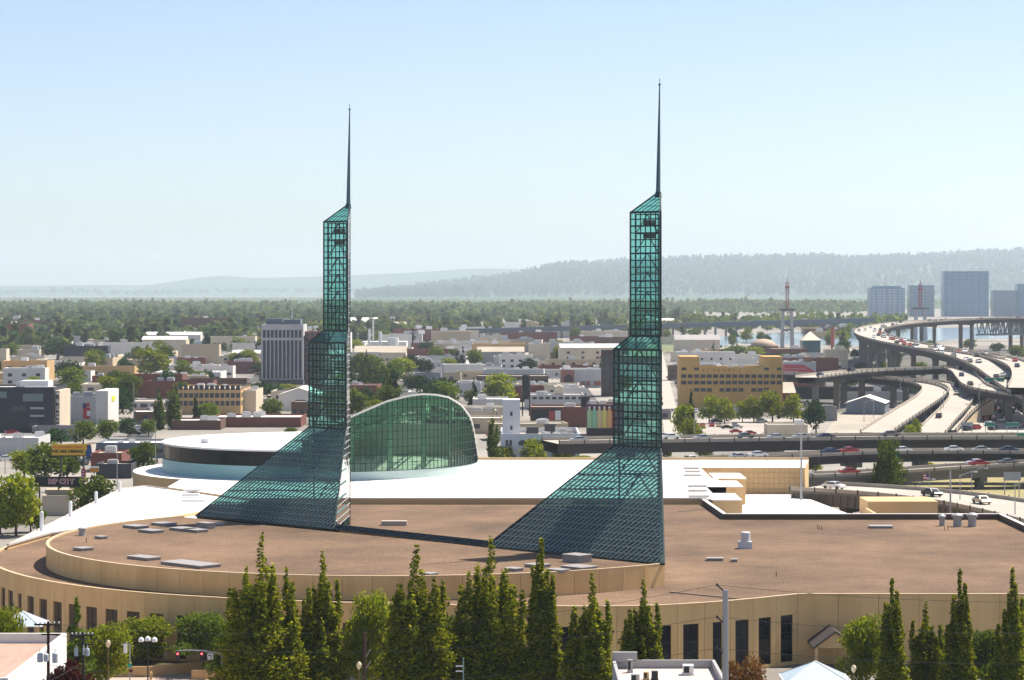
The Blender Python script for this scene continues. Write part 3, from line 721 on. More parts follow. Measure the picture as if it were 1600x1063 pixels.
for i in range(3):
    a, c = p[i]+Vector((5.2,-1,-1)), p[i+1]+Vector((5.2,-1,-1)); b.face([(a.x,a.y,0),(c.x,c.y,0),(c.x,c.y,c.z),(a.x,a.y,a.z)]); b.face([(a.x,a.y,0),(a.x,a.y,a.z),(a.x,a.y+8,a.z),(a.x,a.y+8,0)])
tag(b.build('retaining_wall', mat('wall_tan',(.50,.40,.27),.9)), 'tan retaining wall holding up the short freeway ramp', 'wall')
paths['marquam'] = road('crowded freeway bridge approach curving down from the steel truss', [(1800,492,28),(1700,494.5,27.5),(1600,497.5,27),(1500,500.5,26),(1430,504,25),(1385,509,24),(1362,515,23),(1360,523,22),(1387,532,22),(1432,541,21),(1480,550,20),(1525,561,19),(1556,574,17),(1582,590,15),(1606,606,13),(1640,625,10)], 20, 3.0, 1.1, 64, 2.4, truss=(0,46,13))
paths['branch'] = road('side branch of the freeway approach turning away past green trees', [(1452,546,20.5),(1500,550,20),(1540,556,19.5),(1575,564,19),(1598,575,18),(1606,590,17),(1600,606,15)], 12, 2.6, 1.0, 40)

# ------------------------------------------------------------------ cars
def car_meshes():
    prof = [(-2.2,.32),(-2.25,.75),(-2.05,.95),(-1.35,1.0),(-.75,1.45),(.55,1.47),(1.2,1.02),(2.0,.88),(2.25,.68),(2.2,.32)]
    b = MB(); hw = .9; n = len(prof)
    L = [(x,-hw*(.82 if z > 1.2 else 1),z) for x,z in prof]; Rr = [(x,hw*(.82 if z > 1.2 else 1),z) for x,z in prof]
    b.face(L); b.face(Rr[::-1])
    for i in range(n): j = (i+1) % n; b.face([L[j],L[i],Rr[i],Rr[j]])
    body = b
    g = MB()
    for s in (-1,1): g.face([(-1.2,s*.905,1.02),(1.02,s*.905,1.04),(.5,s*.76,1.40),(-.7,s*.76,1.38)])
    g.face([(1.23,-.78,1.06),(1.23,.78,1.06),(.60,.66,1.44),(.60,-.66,1.44)]); g.face([(-1.42,-.78,1.04),(-1.42,.78,1.04),(-.81,.66,1.42),(-.81,-.66,1.42)])
    w = MB()
    prw = [(.0,-.11),(.33,-.11),(.33,.11),(.0,.11)]
    for k in range(10):
        a, c = 2*math.pi*k/10, 2*math.pi*(k+1)/10
        w.face([(.33*math.cos(a),-.11,.33*math.sin(a)),(.33*math.cos(c),-.11,.33*math.sin(c)),(.33*math.cos(c),.11,.33*math.sin(c)),(.33*math.cos(a),.11,.33*math.sin(a))])
    for s in (-.11,.11): w.face([(.33*math.cos(2*math.pi*k/10),s,.33*math.sin(2*math.pi*k/10)) for k in range(10)])
    return body, g, w
CB, CG, CW = car_meshes()
CARCOL = {'white':(.75,.75,.75),'silver':(.42,.43,.45),'black':(.012,.012,.014),'dark blue':(.02,.035,.09),'red':(.35,.03,.03),'grey':(.14,.145,.15),'tan':(.42,.36,.26)}
M_cg = mat('car_glass', (.015,.02,.025), .1, spec=.6); M_tyre = mat('tyre', (.015,.015,.015), .8)
carmesh = {}
for c, v in CARCOL.items():
    m = mat('car_paint_'+c, v, .3, spec=.5, metal=.25)
    far = MB(); far.v, far.f, far.mi = list(CB.v), list(CB.f), list(CB.mi); far.m = 1
    i = len(far.v); far.v += CG.v; far.f += [tuple(k+i for k in f) for f in CG.f]; far.mi += [1]*len(CG.f)
    for x in (-1.35,1.35): far.box((x,0,.3),(.6,1.7,.6))
    carmesh[c] = (CB.mesh('car_body', m), far.mesh('car', [m, M_cg]))
cgm = CG.mesh('car_window', M_cg); cwm = CW.mesh('wheel', M_tyre)
def car(col, loc, rz, where, near=False, sc=1.0):
    lab = f'{col} car {where}'; grp = lab+' group'
    if near:
        t = thing('car', lab, 'car', loc, rz, grp); t.scale = (sc,)*3
        put('body', carmesh[col][0], t); put('window', cgm, t)
        for x in (-1.35,1.35):
            for y in (-.82,.82): put('wheel', cwm, t, (x,y,.33))
    else:
        t = put('car', carmesh[col][1], None, loc, rz); t.scale = (sc,)*3; tag(t, lab, 'car', grp)
    return t
def carpath(key, px, col, off, where, near=False, rev=False, sc=1.15):
    path, lat = paths[key]
    i = min(range(len(path)-1), key=lambda k: abs(800+path[k].x*F/path[k].y-px)+ (0 if key != 'marquam' else 0))
    p = path[i]+lat[i]*off; v = path[i+1]-path[i]
    car(col, (p.x,p.y,p.z+.01), math.atan2(v.y,v.x)+(math.pi if rev else 0), where, near, sc)
for px, col, off in ((910,'silver',4),(1050,'white',-4),(1110,'silver',3),(1204,'silver',3),(1248,'silver',4),(1302,'dark blue',4),(1165,'grey',-3),(1380,'grey',-5)): carpath('main', px, col, off, 'on the long level viaduct', True)
for px, col, off in ((1085,'white',0),(1160,'silver',2),(1195,'white',0),(1284,'dark blue',0),(1336,'red',-1),(1406,'white',1),(1478,'white',0),(1544,'silver',1),(1585,'dark blue',0),(1045,'grey',0)): carpath('second', px, col, off, 'on the curving ramp below the level viaduct', True)
for px, col, off in ((1268,'white',1),(1332,'red',1),(1523,'white',-2),(1537,'red',0),(1570,'grey',1)): carpath('third', px, col, off, 'on the low ramp under the viaducts', True)
for px, col, off in ((1298,'white',1),(1444,'black',0),(1533,'tan',1),(1580,'silver',-5)): carpath('near', px, col, off, 'on the broad ribbed ramp', True)
random.seed(11)
cols = list(CARCOL); 
path, lat = paths['marquam']
for i in range(4, len(path)-6, 2):
    for off in (-7,-3.4,3.4,7):
        if random.random() < (.24 if off < 0 else .17):
            c = random.choice(['white','white','silver','silver','grey','black','red','tan']); p = path[i].lerp(path[i+1], random.random())+lat[i]*off; v = path[i+1]-path[i]
            car(c, (p.x,p.y,p.z+.01), math.atan2(v.y,v.x), 'in traffic on the curving bridge approach', False, 1.2)
for key, n_, wh in (('rampC',6,'on the S bend ramp'),('rampB',3,'on the ramp by the car yard'),('rampD',4,'on the short walled ramp'),('branch',7,'on the side branch by the trees')):
    path, lat = paths[key]
    for k in range(n_):
        i = int((k+.5+random.uniform(-.3,.3))/n_*(len(path)-2)); p = path[i]+lat[i]*random.choice((-2,2)); v = path[i+1]-path[i]
        car(random.choice(cols), (p.x,p.y,p.z+.01), math.atan2(v.y,v.x), wh, False, 1.15)
for x, y, c in ((1511,656,'silver'),(1529,649,'grey'),(1537,657,'red'),(1548,656,'red'),(1556,641.5,'red'),(1565,646,'black'),(1572,652,'black'),(1585,645,'grey'),(1525,671,'red'),(1512,673,'black'),(1552,672,'black'),(1566,659,'white'),(1590,668,'silver'),(1545,666,'white')):
    p = G(x,y,.04); car(c, p, R(60)+random.uniform(-.1,.1), 'on the ground level freeway lanes', False, 1.25)
for k in range(48):
    t_, s_ = random.random(), random.random(); a = G(1392,682).lerp(G(1482,640), t_); p = a+Vector((s_*13,0,.04))
    car(random.choice(['white','silver','white','grey','dark blue']), p, R(65)+random.uniform(-.2,.2), 'parked in the yard between the two ramps', False, 1.0)
for k in range(26):
    t_ = random.random(); a = G(1046,690).lerp(G(1030,560), t_); p = a+Vector((random.choice((-2,9,13))*(1-t_*.3),0,.04))
    car(random.choice(cols), p, R(88), 'along the pale street leading away behind the right spire', False, 1.1)
for k in range(14):
    p = G(random.uniform(1095,1255), random.uniform(658,681), .04); car(random.choice(cols), p, random.choice((0,R(90))), 'parked on the lot before the ochre building', False, 1.0)
for x, y, c in ((163,745,'white'),(98,722,'black'),(112,720,'silver'),(120,724,'dark blue'),(104,727,'white'),(130,727,'black'),(140,722,'grey'),(215,672,'white'),(222,665,'grey'),(210,680,'black'),(770,708,'white'),(8,720,'white'),(20,716,'silver'),(30,722,'black')):
    car(c, G(x,y,.04), random.choice((R(80),R(10))), 'parked on the streets behind the hall, left of the towers' if x < 400 else 'on the street beside the white stucco building', False, 1.1)

# ------------------------------------------------------------------ buildings
WALLC = {'white':(.74,.70,.65),'cream':(.66,.56,.42),'tan':(.42,.32,.21),'brick red':(.19,.065,.05),'brown':(.15,.085,.06),'grey':(.26,.26,.27),'pale grey':(.52,.51,.50),'dark':(.05,.052,.06),'ochre':(.58,.38,.18),'blue grey':(.16,.19,.23)}
def wallm(c): return mat('wall_'+c.replace(' ','_'), WALLC[c], .85, tuple(x*.88 for x in WALLC[c]), .15, .4, objrand=.08, stretch=(1,1,.3))
ROOFC = {'white':(.72,.69,.66),'grey':(.38,.36,.35),'dark':(.07,.07,.075),'tan':(.45,.39,.31)}
def roofm(c): return mat('roof_'+c, ROOFC[c], .85, tuple(x*.82 for x in ROOFC[c]), .08, .5, objrand=.12)
M_farwin = mat('far_window', (.03,.038,.05), .25, spec=.5, objrand=.4)
M_hvac = mat('hvac_metal', (.5,.5,.5), .5, objrand=.2)
wincache = {}
def winmesh(w, h):
    k = (round(w,1), round(h,1))
    if k not in wincache: b = MB(); b.box((0,0,0),(k[0],.12,k[1])); wincache[k] = b.mesh('window', M_farwin)
    return wincache[k]
placed = []
ANCH = [((40,676),'the navy office block'),((130,663),'the mural warehouse'),((330,648),'the ochre three storey block'),((440,602),'the grey office slab'),((400,668),'the brick market hall'),((845,730),'the white stucco building'),((870,668),'the black billboard building'),((945,682),'the bottle mural building'),((908,606),'the arch mural building'),((1143,642),'the ochre factory'),((1250,590),'the red advertising shed'),((600,548),'the white plant chimneys'),((1195,558),'the domed hall'),((468,642),'the white gabled hall'),((850,640),'the gabled lift house'),((700,575),'the pair of dark conifers'),((235,592),'the big bright street tree'),((90,565),'the dark tree clump')]
def near(X, d):
    best = min(ANCH, key=lambda a: (X-G(*a[0]).x)**2+((d-G(*a[0]).y)*.6)**2); q = G(*best[0]); dd = d-q.y
    far_ = 'far beyond' if dd > 450 else ('beyond' if dd > 70 else ('before' if dd < -70 else 'beside'))
    return far_+' '+best[1]
def bldg(x0, x1, ytop, ybase, depth, wc, rc, label, cat='building', rz=0, win=None, gable=False, name='building', group=None, hv=2, H=None, par=.6):
    d = F*CAMZ/(ybase-HY); W = (x1-x0)*d/F; H = H or (ybase-ytop)*d/F
    X = ((x0+x1)/2-800)*d/F
    return bldw(X, d, W, depth, H, wc, rc, label, cat, rz, win, gable, name, group, hv, par)
def bldw(X, d, W, D, H, wc, rc, label, cat='building', rz=0, win=None, gable=False, name='building', group=None, hv=2, par=.6):
    t = thing(name, label, cat, (X, d+D/2, 0), rz, group)
    placed.append((X, d+D/2, max(W, D)/2, max(W,D)/2))
    b = MB(); w2, d2 = W/2, D/2
    wm = wallm(wc) if isinstance(wc, str) else wc; rm = roofm(rc) if isinstance(rc, str) else rc
    P4 = [(-w2,-d2),(w2,-d2),(w2,d2),(-w2,d2)]
    b.prism(P4, 0, H, top=False)
    if gable:
        rh = min(W, D)*.16
        b.face([(-w2,-d2,H),(w2,-d2,H),(w2,0,H)]) if False else None
        if D < W:
            b.face([(w2,-d2,H),(w2,d2,H),(w2,0,H+rh)]); b.face([(-w2,-d2,H),(-w2,0,H+rh),(-w2,d2,H)]); b.build('wall', wm, t)
            r = MB(); e = .5
            r.face([(-w2-e,-d2-e,H-.15),(w2+e,-d2-e,H-.15),(w2+e,0,H+rh+.12),(-w2-e,0,H+rh+.12)]); r.face([(-w2-e,d2+e,H-.15),(-w2-e,0,H+rh+.12),(w2+e,0,H+rh+.12),(w2+e,d2+e,H-.15)])
        else:
            b.face([(-w2,-d2,H),(w2,-d2,H),(0,-d2,H+rh)]); b.face([(-w2,d2,H),(0,d2,H+rh),(w2,d2,H)]); b.build('wall', wm, t)
            r = MB(); e = .5
            r.face([(-w2-e,-d2-e,H-.15),(0,-d2-e,H+rh+.12),(0,d2+e,H+rh+.12),(-w2-e,d2+e,H-.15)]); r.face([(w2+e,-d2-e,H-.15),(w2+e,d2+e,H-.15),(0,d2+e,H+rh+.12),(0,-d2-e,H+rh+.12)])
        r.build('roof', rm, t)
    else:
        i2, j2 = w2-.35, d2-.35
        Q4 = [(-i2,-j2),(i2,-j2),(i2,j2),(-i2,j2)]
        for k in range(4):
            a, c, e_, f_ = P4[k], P4[(k+1)%4], Q4[(k+1)%4], Q4[k]
            b.face([(*a,H),(*c,H),(*e_,H),(*f_,H)]); b.face([(*f_,H-par),(*e_,H-par),(*e_,H),(*f_,H)])
        b.build('wall', wm, t)
        r = MB(); r.face([(*q,H-par) for q in Q4]); ro = r.build('roof', rm, t)
        for k in range(hv):
            s = random.uniform(1.2, 2.6)*max(1, d/1200); u = MB(); u.box((0,0,s*.35),(s*1.3,s,s*.7)); u.box((0,0,s*.74),(s*1.0,s*.7,s*.1))
            u.build('rooftop_unit', M_hvac, t, (random.uniform(-.38,.38)*W, random.uniform(-.4,.4)*D, H-par), random.choice((0,.3)))
    if win:
        cols_, rows_, ww, wh, zlo, zhi = win[:6]
        wmesh = winmesh(ww, wh); faces = win[6] if len(win) > 6 else 'FR'
        for r_ in range(rows_):
            z = zlo+(zhi-zlo)*(r_+.5)/rows_
            if 'F' in faces:
                for c in range(cols_): put('window', wmesh, t, (-w2+W*(c+.5)/cols_, -d2-.03, z))
            if 'R' in faces or 'L' in faces:
                nc = max(1, round(cols_*D/W)); nc = min(nc, 10)
                for c in range(nc): put('window', wmesh, t, ((w2+.03) if X < 0 else (-w2-.03), -d2+D*(c+.5)/nc, z), math.pi/2)
    return t
# hand placed ones -- left side
t = bldg(-40,84,605,676,26,M_cladd,'grey','dark navy glass and metal block with a pale roof box beside the white mural building', name='office_block', hv=1)
d_ = F*CAMZ/(676-HY); s_ = d_/F
def facade(t, W, H, D, items):
    for (x, z, w_, h_, m, nm) in items:
        b = MB(); b.box((0,0,0),(w_,.25,h_)); b.build(nm, m, t, (x, -D/2-.12, z))
M_skyglass = mat('sky_window', (.10,.17,.19), .08, spec=.7)
facade(t, 0, 0, 26, [(-1+s_*34,(676-617)*s_-1,s_*32,s_*12,M_skyglass,'window'),(-1-s_*14,(676-615)*s_-.5,s_*14,s_*10,M_skyglass,'window'),(s_*14,s_*38,s_*8,s_*10,M_farwin,'window'),(s_*2,s_*38,s_*8,s_*10,M_farwin,'window'),(s_*36,s_*26,s_*22,s_*3,M_grey,'balcony'),(s_*36,s_*38,s_*22,s_*3,M_grey,'balcony'),(s_*30,s_*12,s_*16,s_*10,M_farwin,'window')])
b = MB(); b.box((0,0,0),(s_*44,10,s_*9)); b.build('roof_box', M_wht, t, (s_*28,-4,(676-600.5)*s_))
for k in range(5):
    b = MB(); b.box((0,0,0),(s_*5,.5,.35)); b.build('balcony', M_wht, t, (s_*62+1.6,-13.4,s_*(12+12*k)))
b = MB(); b.box((0,0,s_*33),(s_*7,22,s_*64)); b.build('stair_tower', wallm('cream'), t, (s_*62+s_*4,0.2,0))
for k in range(5):
    b = MB(); b.box((0,0,0),(s_*4,.15,s_*7)); b.build('window', M_farwin, t, (s_*66,-11.0,s_*(12+11*k)))
t = bldg(91,160,620,663,26,wallm('pale grey'),'dark','pale windowless box building with a red wall mural and yellow poster', name='warehouse', hv=3)
d_ = F*CAMZ/(663-HY); s_ = d_/F; hw = 69*s_/2
b = MB(); b.box((hw+.3*0-2.2,0,(663-611)*s_/2),(4.6,26.1,(663-611)*s_)); b.build('tall_sunlit_wall', wallm('white'), t, (2.0,0,.01))  # white side against the grey front paints in sun from the right
for (x,z,w_,h_,m) in ((10*s_,17*s_,11*s_,17*s_,mat('mural_red',(.45,.05,.06),.7)),(13*s_,17*s_,5*s_,8*s_,M_wht),(7*s_,29*s_,6*s_,7*s_,mat('mural_navy',(.04,.04,.12),.7)),(12*s_,30*s_,5*s_,6*s_,mat('mural_red',(.45,.05,.06),.7)),(9*s_,3*s_,10*s_,8*s_,M_wht)):
    mk_ = len(t.children)*.05; b = MB(); b.box((0,0,0),(w_,.2,h_)); b.build('wall_mural', m, t, (x,-12.9-mk_,z))
b = MB(); b.box((0,0,0),(.15,8,8*s_)); b.build('poster', mat('poster_yellow',(.65,.62,.05),.7), t, (hw+2.2,0,38*s_))
t = bldg(278,376,607,648,40,'ochre','tan','long ochre three storey block with rows of windows beside the poplar trees', win=(12,3,1.6,1.9,3,12.5,'FR'), hv=4)
t = bldg(376,400,610,646,30,'cream','white','narrow cream building adjoining the long ochre block', hv=2)
t = bldg(408,474,507,602,24,'pale grey','dark','tall grey office slab with dark vertical windows and rooftop plant', name='office_tower', hv=0)
d_ = F*CAMZ/(602-HY); s_ = d_/F
for k in range(10):
    x = (-33+5+k*(56/9))*s_; b = MB(); b.box((0,0,0),(4.0*s_,.3,60*s_)); b.build('window', mat('slab_glass',(.035,.045,.075),.15), t, (x,-12.1,s_*40))
    b = MB(); b.box((0,0,0),(4.0*s_,.3,12*s_)); b.build('window', mat('slab_glass',(.035,.045,.075),.15), t, (x,-12.1,s_*80))
b = MB(); b.box((0,0,0),(66*s_,.4,7*s_)); b.build('ground_floor', mat('slab_glass',(.035,.045,.075),.15), t, (0,-12.1,s_*5))
b = MB(); b.box((-14*s_,0,5.2*s_),(26*s_,12,10.5*s_)); b.box((14*s_,0,4.5*s_),(26*s_,12,9*s_)); b.build('roof_plant', wallm('blue grey'), t, (0,0,95*s_-.5))
b = MB(); b.bar((0,0,0),(0,0,18*s_),.4,.15,6); b.build('antenna', M_wht, t, (13*s_,-3,104*s_))
for k in range(9):
    b = MB(); b.box((0,0,0),(.3,1.6,70*s_)); b.build('side_window', M_farwin, t, (33*s_+.1,-9.6+k*2.4,s_*42))
bldg(476,509,518,601,30,mat('mauve_brick',(.20,.10,.10),.85),'tan','mauve brick tower block tucked behind the left glass spire', win=(4,8,1.4,1.6,6,28,'FR'), hv=1, name='office_tower')
bldg(435,500,617,642,30,'white','white','white gabled hall behind the left glass spire', gable=True, name='warehouse')
bldg(455,500,628,652,18,'brown','grey','small brown brick shop beside the white gabled hall', win=(4,1,1.4,1.6,1,3.4))
bldg(330,470,652,668,26,'brick red','white','low brick and green fronted market hall behind the white rotunda roof', hv=5)
bldg(268,345,657,672,20,'brown','white','low brown brick store next to the market hall behind the rotunda', hv=3)
bldg(-20,60,684,712,20,'pale grey','white','low pale depot with long white canopy beyond the leafy corner', hv=2)
bldg(50,120,648,690,8,'grey','dark','long grey concrete wall building under the mural warehouse', hv=0, H=5)
t = bldg(142,190,708,738,16,'brick red','tan','small red brick motel building with tan roof behind the billboard', hv=1)
bldg(150,205,725,748,12,'dark','tan','dark fronted motel wing with overhanging tan roof', hv=1)
bldg(66,118,772,806,10,'cream','dark','dark canopied street kiosk below the black marquee sign', hv=0, H=4.5)
bldg(150,258,692,716,20,'blue grey','white','low blue grey warehouse behind the leafy street tree', win=(10,1,2.4,1.2,1,3.4,'F'), hv=3)
# centre
t = bldg(782,906,678,730,34,mat('white_stucco',(.66,.68,.72),.8),'tan','white stucco building with arched windows and a square corner tower', hv=0, name='stucco_building', par=1.5)
d_ = F*CAMZ/(730-HY); s_ = d_/F; W = 124*s_; H = 52*s_
b = MB(); b.box((0,0,0),(27*s_,9,104*s_)); tw = b.build('corner_tower', mat('white_stucco',(.66,.68,.72),.8), t, (-W/2+17*s_,-8,52*s_))
for z in (30*s_,8*s_):
    b = MB(); b.box((0,0,0),(3.6*s_,.2,6*s_)); b.build('window', M_farwin, tw, (0,-4.55,z))
def archwin(w_, h_):
    b = MB(); pts = [(-w_/2,-h_/2),(w_/2,-h_/2)]+[(w_/2*math.cos(a), h_/2-w_*.25+w_*.25*math.sin(a)) for a in np.linspace(0,math.pi,9)]
    b.face([(x,0,z) for x,z in pts]); n_ = len(pts)
    for k in range(n_): a_, c_ = pts[k], pts[(k+1)%n_]; b.face([(a_[0],0,a_[1]),(c_[0],0,c_[1]),(c_[0],.2,c_[1]),(a_[0],.2,a_[1])])
    return b.mesh('window', M_farwin)
aw1, aw2 = archwin(16*s_, 8.5*s_), archwin(4*s_, 9*s_)
for x in (-26,-2,24): put('window', aw1, t, (x*s_,-17.1,H-14*s_))
for x in (-52,-46,48,54): put('window', aw2, t, (x*s_,-17.1,H-14*s_))
for x in (-26,24,50): 
    b = MB(); b.box((0,0,0),(9*s_,.2,6*s_)); b.build('window', M_farwin, t, (x*s_,-17.05,H-31*s_))
for x, w_, h_, y in ((-11,19,9,3),(17,17,14,2)):
    b = MB(); b.box((0,0,0),(w_*s_,4,h_*s_)); b.box((0,0,h_*s_/2+.15),(w_*s_+.5,4.6,.3)); b.build('roof_plant', mat('plant_dark',(.05,.052,.06),.7), t, (x*s_,6,H+h_*s_/2-1.2))
for k in range(9): b = MB(); b.box((0,0,.7),(random.uniform(1,2.2),1.2,1.4)); b.build('rooftop_unit', M_hvac, t, (random.uniform(-30,50)*s_,random.uniform(-12,14),H-1.5))
t = bldg(829,920,636,668,20,'brick red','tan','dark red brick building with a black billboard and tall black chimney block', hv=2)
d_ = F*CAMZ/(668-HY); s_ = d_/F
b = MB(); b.box((0,0,0),(13*s_,6,24*s_)); b.build('black_stack', M_black, t, (40*s_,-6,36*s_))
b = MB(); b.box((0,0,0),(46*s_,.5,27*s_)); bb = b.build('billboard', M_black, t, (-21*s_,-10.6,15*s_))
b = MB(); b.box((0,0,0),(10*s_,.3,14*s_)); b.build('poster', mat('mural_red2',(.35,.06,.06),.7), bb, (9*s_,-.3,4*s_))
b = MB(); b.box((0,0,0),(9*s_,.3,15*s_)); b.build('poster', M_wht, bb, (18*s_,-.3,4*s_))
t = bldg(820,912,617,640,26,'pale grey','grey','pale grey plant building with a gabled cream lift house', win=(9,1,1.8,1.1,3.8,5.8,'F'), hv=5)
d_ = F*CAMZ/(640-HY); s_ = d_/F; b = MB(); P = [(-7*s_,0),(7*s_,0),(7*s_,11*s_),(0,14*s_),(-7*s_,11*s_)]
b.face([(x,0,z) for x,z in P]); b.face([(x,8,z) for x,z in P][::-1])
for k in range(5): a_, c_ = P[k], P[(k+1)%5]; b.face([(a_[0],0,a_[1]),(a_[0],8,a_[1]),(c_[0],8,c_[1]),(c_[0],0,c_[1])])
b.build('lift_house', wallm('cream'), t, (9*s_,2,22*s_))
# water tank
p = G(822,650); d_ = p.y; s_ = d_/F
t = thing('water_tank', 'black rooftop water tank on tall legs beside the black billboard', 'water tank', p)
b = MB(); b.lathe([(6.6*s_,26*s_),(6.6*s_,62*s_),(5.5*s_,64*s_)],(0,0,0),18); b.build('tank', M_black, t)
for sx in (-1,1):
    for sy in (-1,1): b = MB(); b.bar((sx*5.5*s_,sy*5.5*s_,0),(sx*5.5*s_,sy*5.5*s_,27*s_),.5,n=6); b.build('leg', M_black, t)
# bottle mural
t = bldg(918,975,632,682,16,mat('plum_wall',(.09,.03,.06),.85),'tan','plum coloured building with a mural of coloured bottles', hv=3)
d_ = F*CAMZ/(682-HY); s_ = d_/F
bc = [('green',(.35,.52,.30)),('mint',(.25,.50,.32)),('sand',(.58,.47,.24)),('yellow',(.62,.55,.15)),('orange',(.62,.34,.14)),('red',(.52,.10,.10)),('violet',(.3,.1,.3))]
for k, (nm, v) in enumerate(bc):
    b = MB(); w_ = 7.2*s_; P = [(-w_/2,-16*s_),(w_/2,-16*s_),(w_/2,10*s_),(w_*.2,13.5*s_),(w_*.2,17*s_),(-w_*.2,17*s_),(-w_*.2,13.5*s_),(-w_/2,10*s_)]
    b.face([(x,0,z) for x,z in P]); 
    for i in range(8): a_, c_ = P[i], P[(i+1)%8]; b.face([(a_[0],0,a_[1]),(c_[0],0,c_[1]),(c_[0],.15,c_[1]),(a_[0],.15,a_[1])])
    bo = b.build('painted_bottle', mat('mural_'+nm,v,.8), t, ((-25.5+7.8*k)*s_,-8.14,29*s_))
    b = MB(); b.box((0,0,0),(w_*.34,.1,3.2*s_)); b.build('bottle_cap', M_wht, bo, (0,.02,16.2*s_))
b = MB(); b.box((0,0,0),(57*s_,.3,11*s_)); b.build('dark_base', M_black, t, (0,-8.1,5*s_))
bldg(941,966,548,620,16,mat('dark_brown_brick',(.07,.045,.045),.85),'tan','slim dark brick apartment tower rising behind the right glass spire', win=(2,7,2.6,2.2,4,19,'F'), hv=0, name='apartment_tower')
t = bldg(876,942,577,606,24,'pale grey','white','white walled building with a brick arch mural', hv=3)
d_ = F*CAMZ/(606-HY); s_ = d_/F
b = MB(); b.box((0,0,0),(21*s_,.25,27*s_)); b.build('mural_panel', mat('mural_brick',(.32,.13,.10),.8), t, (-22*s_,-12.1,14*s_))
b = MB(); P = [(-7*s_,0),(7*s_,0)]+[(7*s_*math.cos(a),13*s_+7*s_*math.sin(a)) for a in np.linspace(0,math.pi,9)]; b.face([(x,0,z) for x,z in P]); b.build('mural_arch', mat('mural_arch_m',(.07,.045,.05),.8), t, (-21*s_,-12.27,1*s_))
for x in (2,10,22,28): b = MB(); b.box((0,0,0),(6*s_,.2,7*s_)); b.build('mural_window', mat('mural_brick',(.32,.13,.10),.8), t, (x*s_,-12.1,7*s_))
# ochre building with corner towers
OC = mat('ochre_brick', (.58,.37,.13), .85, (.50,.31,.11), .2, .4, stretch=(1,1,.4))
t = bldg(1063,1223,574,642,20,OC,'tan','long ochre brick factory with raised corner blocks and rows of windows', name='factory', hv=3)
d_ = F*CAMZ/(642-HY); s_ = d_/F
for x in (-65,65): b = MB(); b.box((0,0,0),(30*s_,20.3,17*s_)); b.build('corner_block', OC, t, (x*s_,0,76*s_))
wm_ = winmesh(7.4*s_, 5.6*s_)
for row, y in ((0,588),(1,598),(2,609.5)):
    for c in range(16):
        if row == 2 and c in (0,1,5,10,14,15): continue
        put('window', wm_, t, ((-74.5+c*9.93)*s_,-10.05,(642-y)*s_))
for c in (0,2,13,15): put('window', wm_, t, ((-74.5+c*9.93)*s_,-10.05,(642-576)*s_))
for c in range(17): b = MB(); b.box((0,0,0),(1.3*s_,.5,52*s_)); b.build('pilaster', OC, t, ((-79.5+c*9.93)*s_,-10.1,27*s_))
for c in range(8):
    b = MB(); b.box((0,0,0),(random.uniform(1,2.4)*s_,.1,random.uniform(2,4)*s_)); b.build('faded_lettering', mat('faded_paint',(.24,.13,.045),.9), t, ((-44+c*8)*s_,-10.04,63.5*s_))
bldg(1110,1180,625,648,8,'pale grey','grey','low pale shed in front of the ochre factory', hv=0, H=3.5)
# red advertising shed
t = bldg(1224,1275,566,590,24,'pale grey','white','shed with a big slanted red advertising wall', hv=4)
d_ = F*CAMZ/(590-HY); s_ = d_/F; b = MB(); P = [(-26*s_,1),(24*s_,1),(24*s_,9*s_),(6*s_,20*s_),(-26*s_,20*s_)]
b.face([(x,0,z) for x,z in P]); b.build('red_sign', mat('sign_red',(.55,.075,.10),.7), t, (0,-12.2,0))
for z, w_, x in ((13.5,34,-7),(9.8,22,-14),(4,7,19)):
    k = 0; xx = x-w_/2
    while xx < x+w_/2: ww = random.uniform(1.2,3.2); b = MB(); b.box((0,0,0),(ww*s_,.1,1.1*s_)); b.build('faint_lettering', mat('pale_pink',(.75,.42,.42),.8), t, ((xx+ww/2)*s_,-12.3,z*s_)); xx += ww+.7
b = MB(); b.box((0,0,0),(11*s_,8,8*s_)); b.build('brick_stack', wallm('brown'), t, (18*s_,4,27*s_))
bldg(1224,1290,590,604,30,'brick red','white','low red brick warehouse with white roof below the red advertising shed', hv=4)
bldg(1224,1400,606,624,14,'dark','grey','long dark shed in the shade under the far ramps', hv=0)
t = bldg(1332,1392,630,648,24,'blue grey','white','blue grey metal warehouse with white pitched roof beside the pale ramp', gable=True, name='warehouse', rz=R(-12))
bldg(1318,1412,612,626,22,'pale grey','grey','long flat grey warehouse behind the metal warehouse', hv=2)
bldg(1285,1308,636,658,10,'grey','dark','small grey substation hut beside the dark street tree', hv=0)
bldg(1200,1262,648,682,14,'cream','white','low white roofed shop with dark sign box beside the lot', hv=2, H=4)
bldg(1408,1445,798,812,8,'tan','grey','little tan office under the ribbed ramp', win=(3,1,1.6,1.6,1,3,'F'), hv=0, H=4)
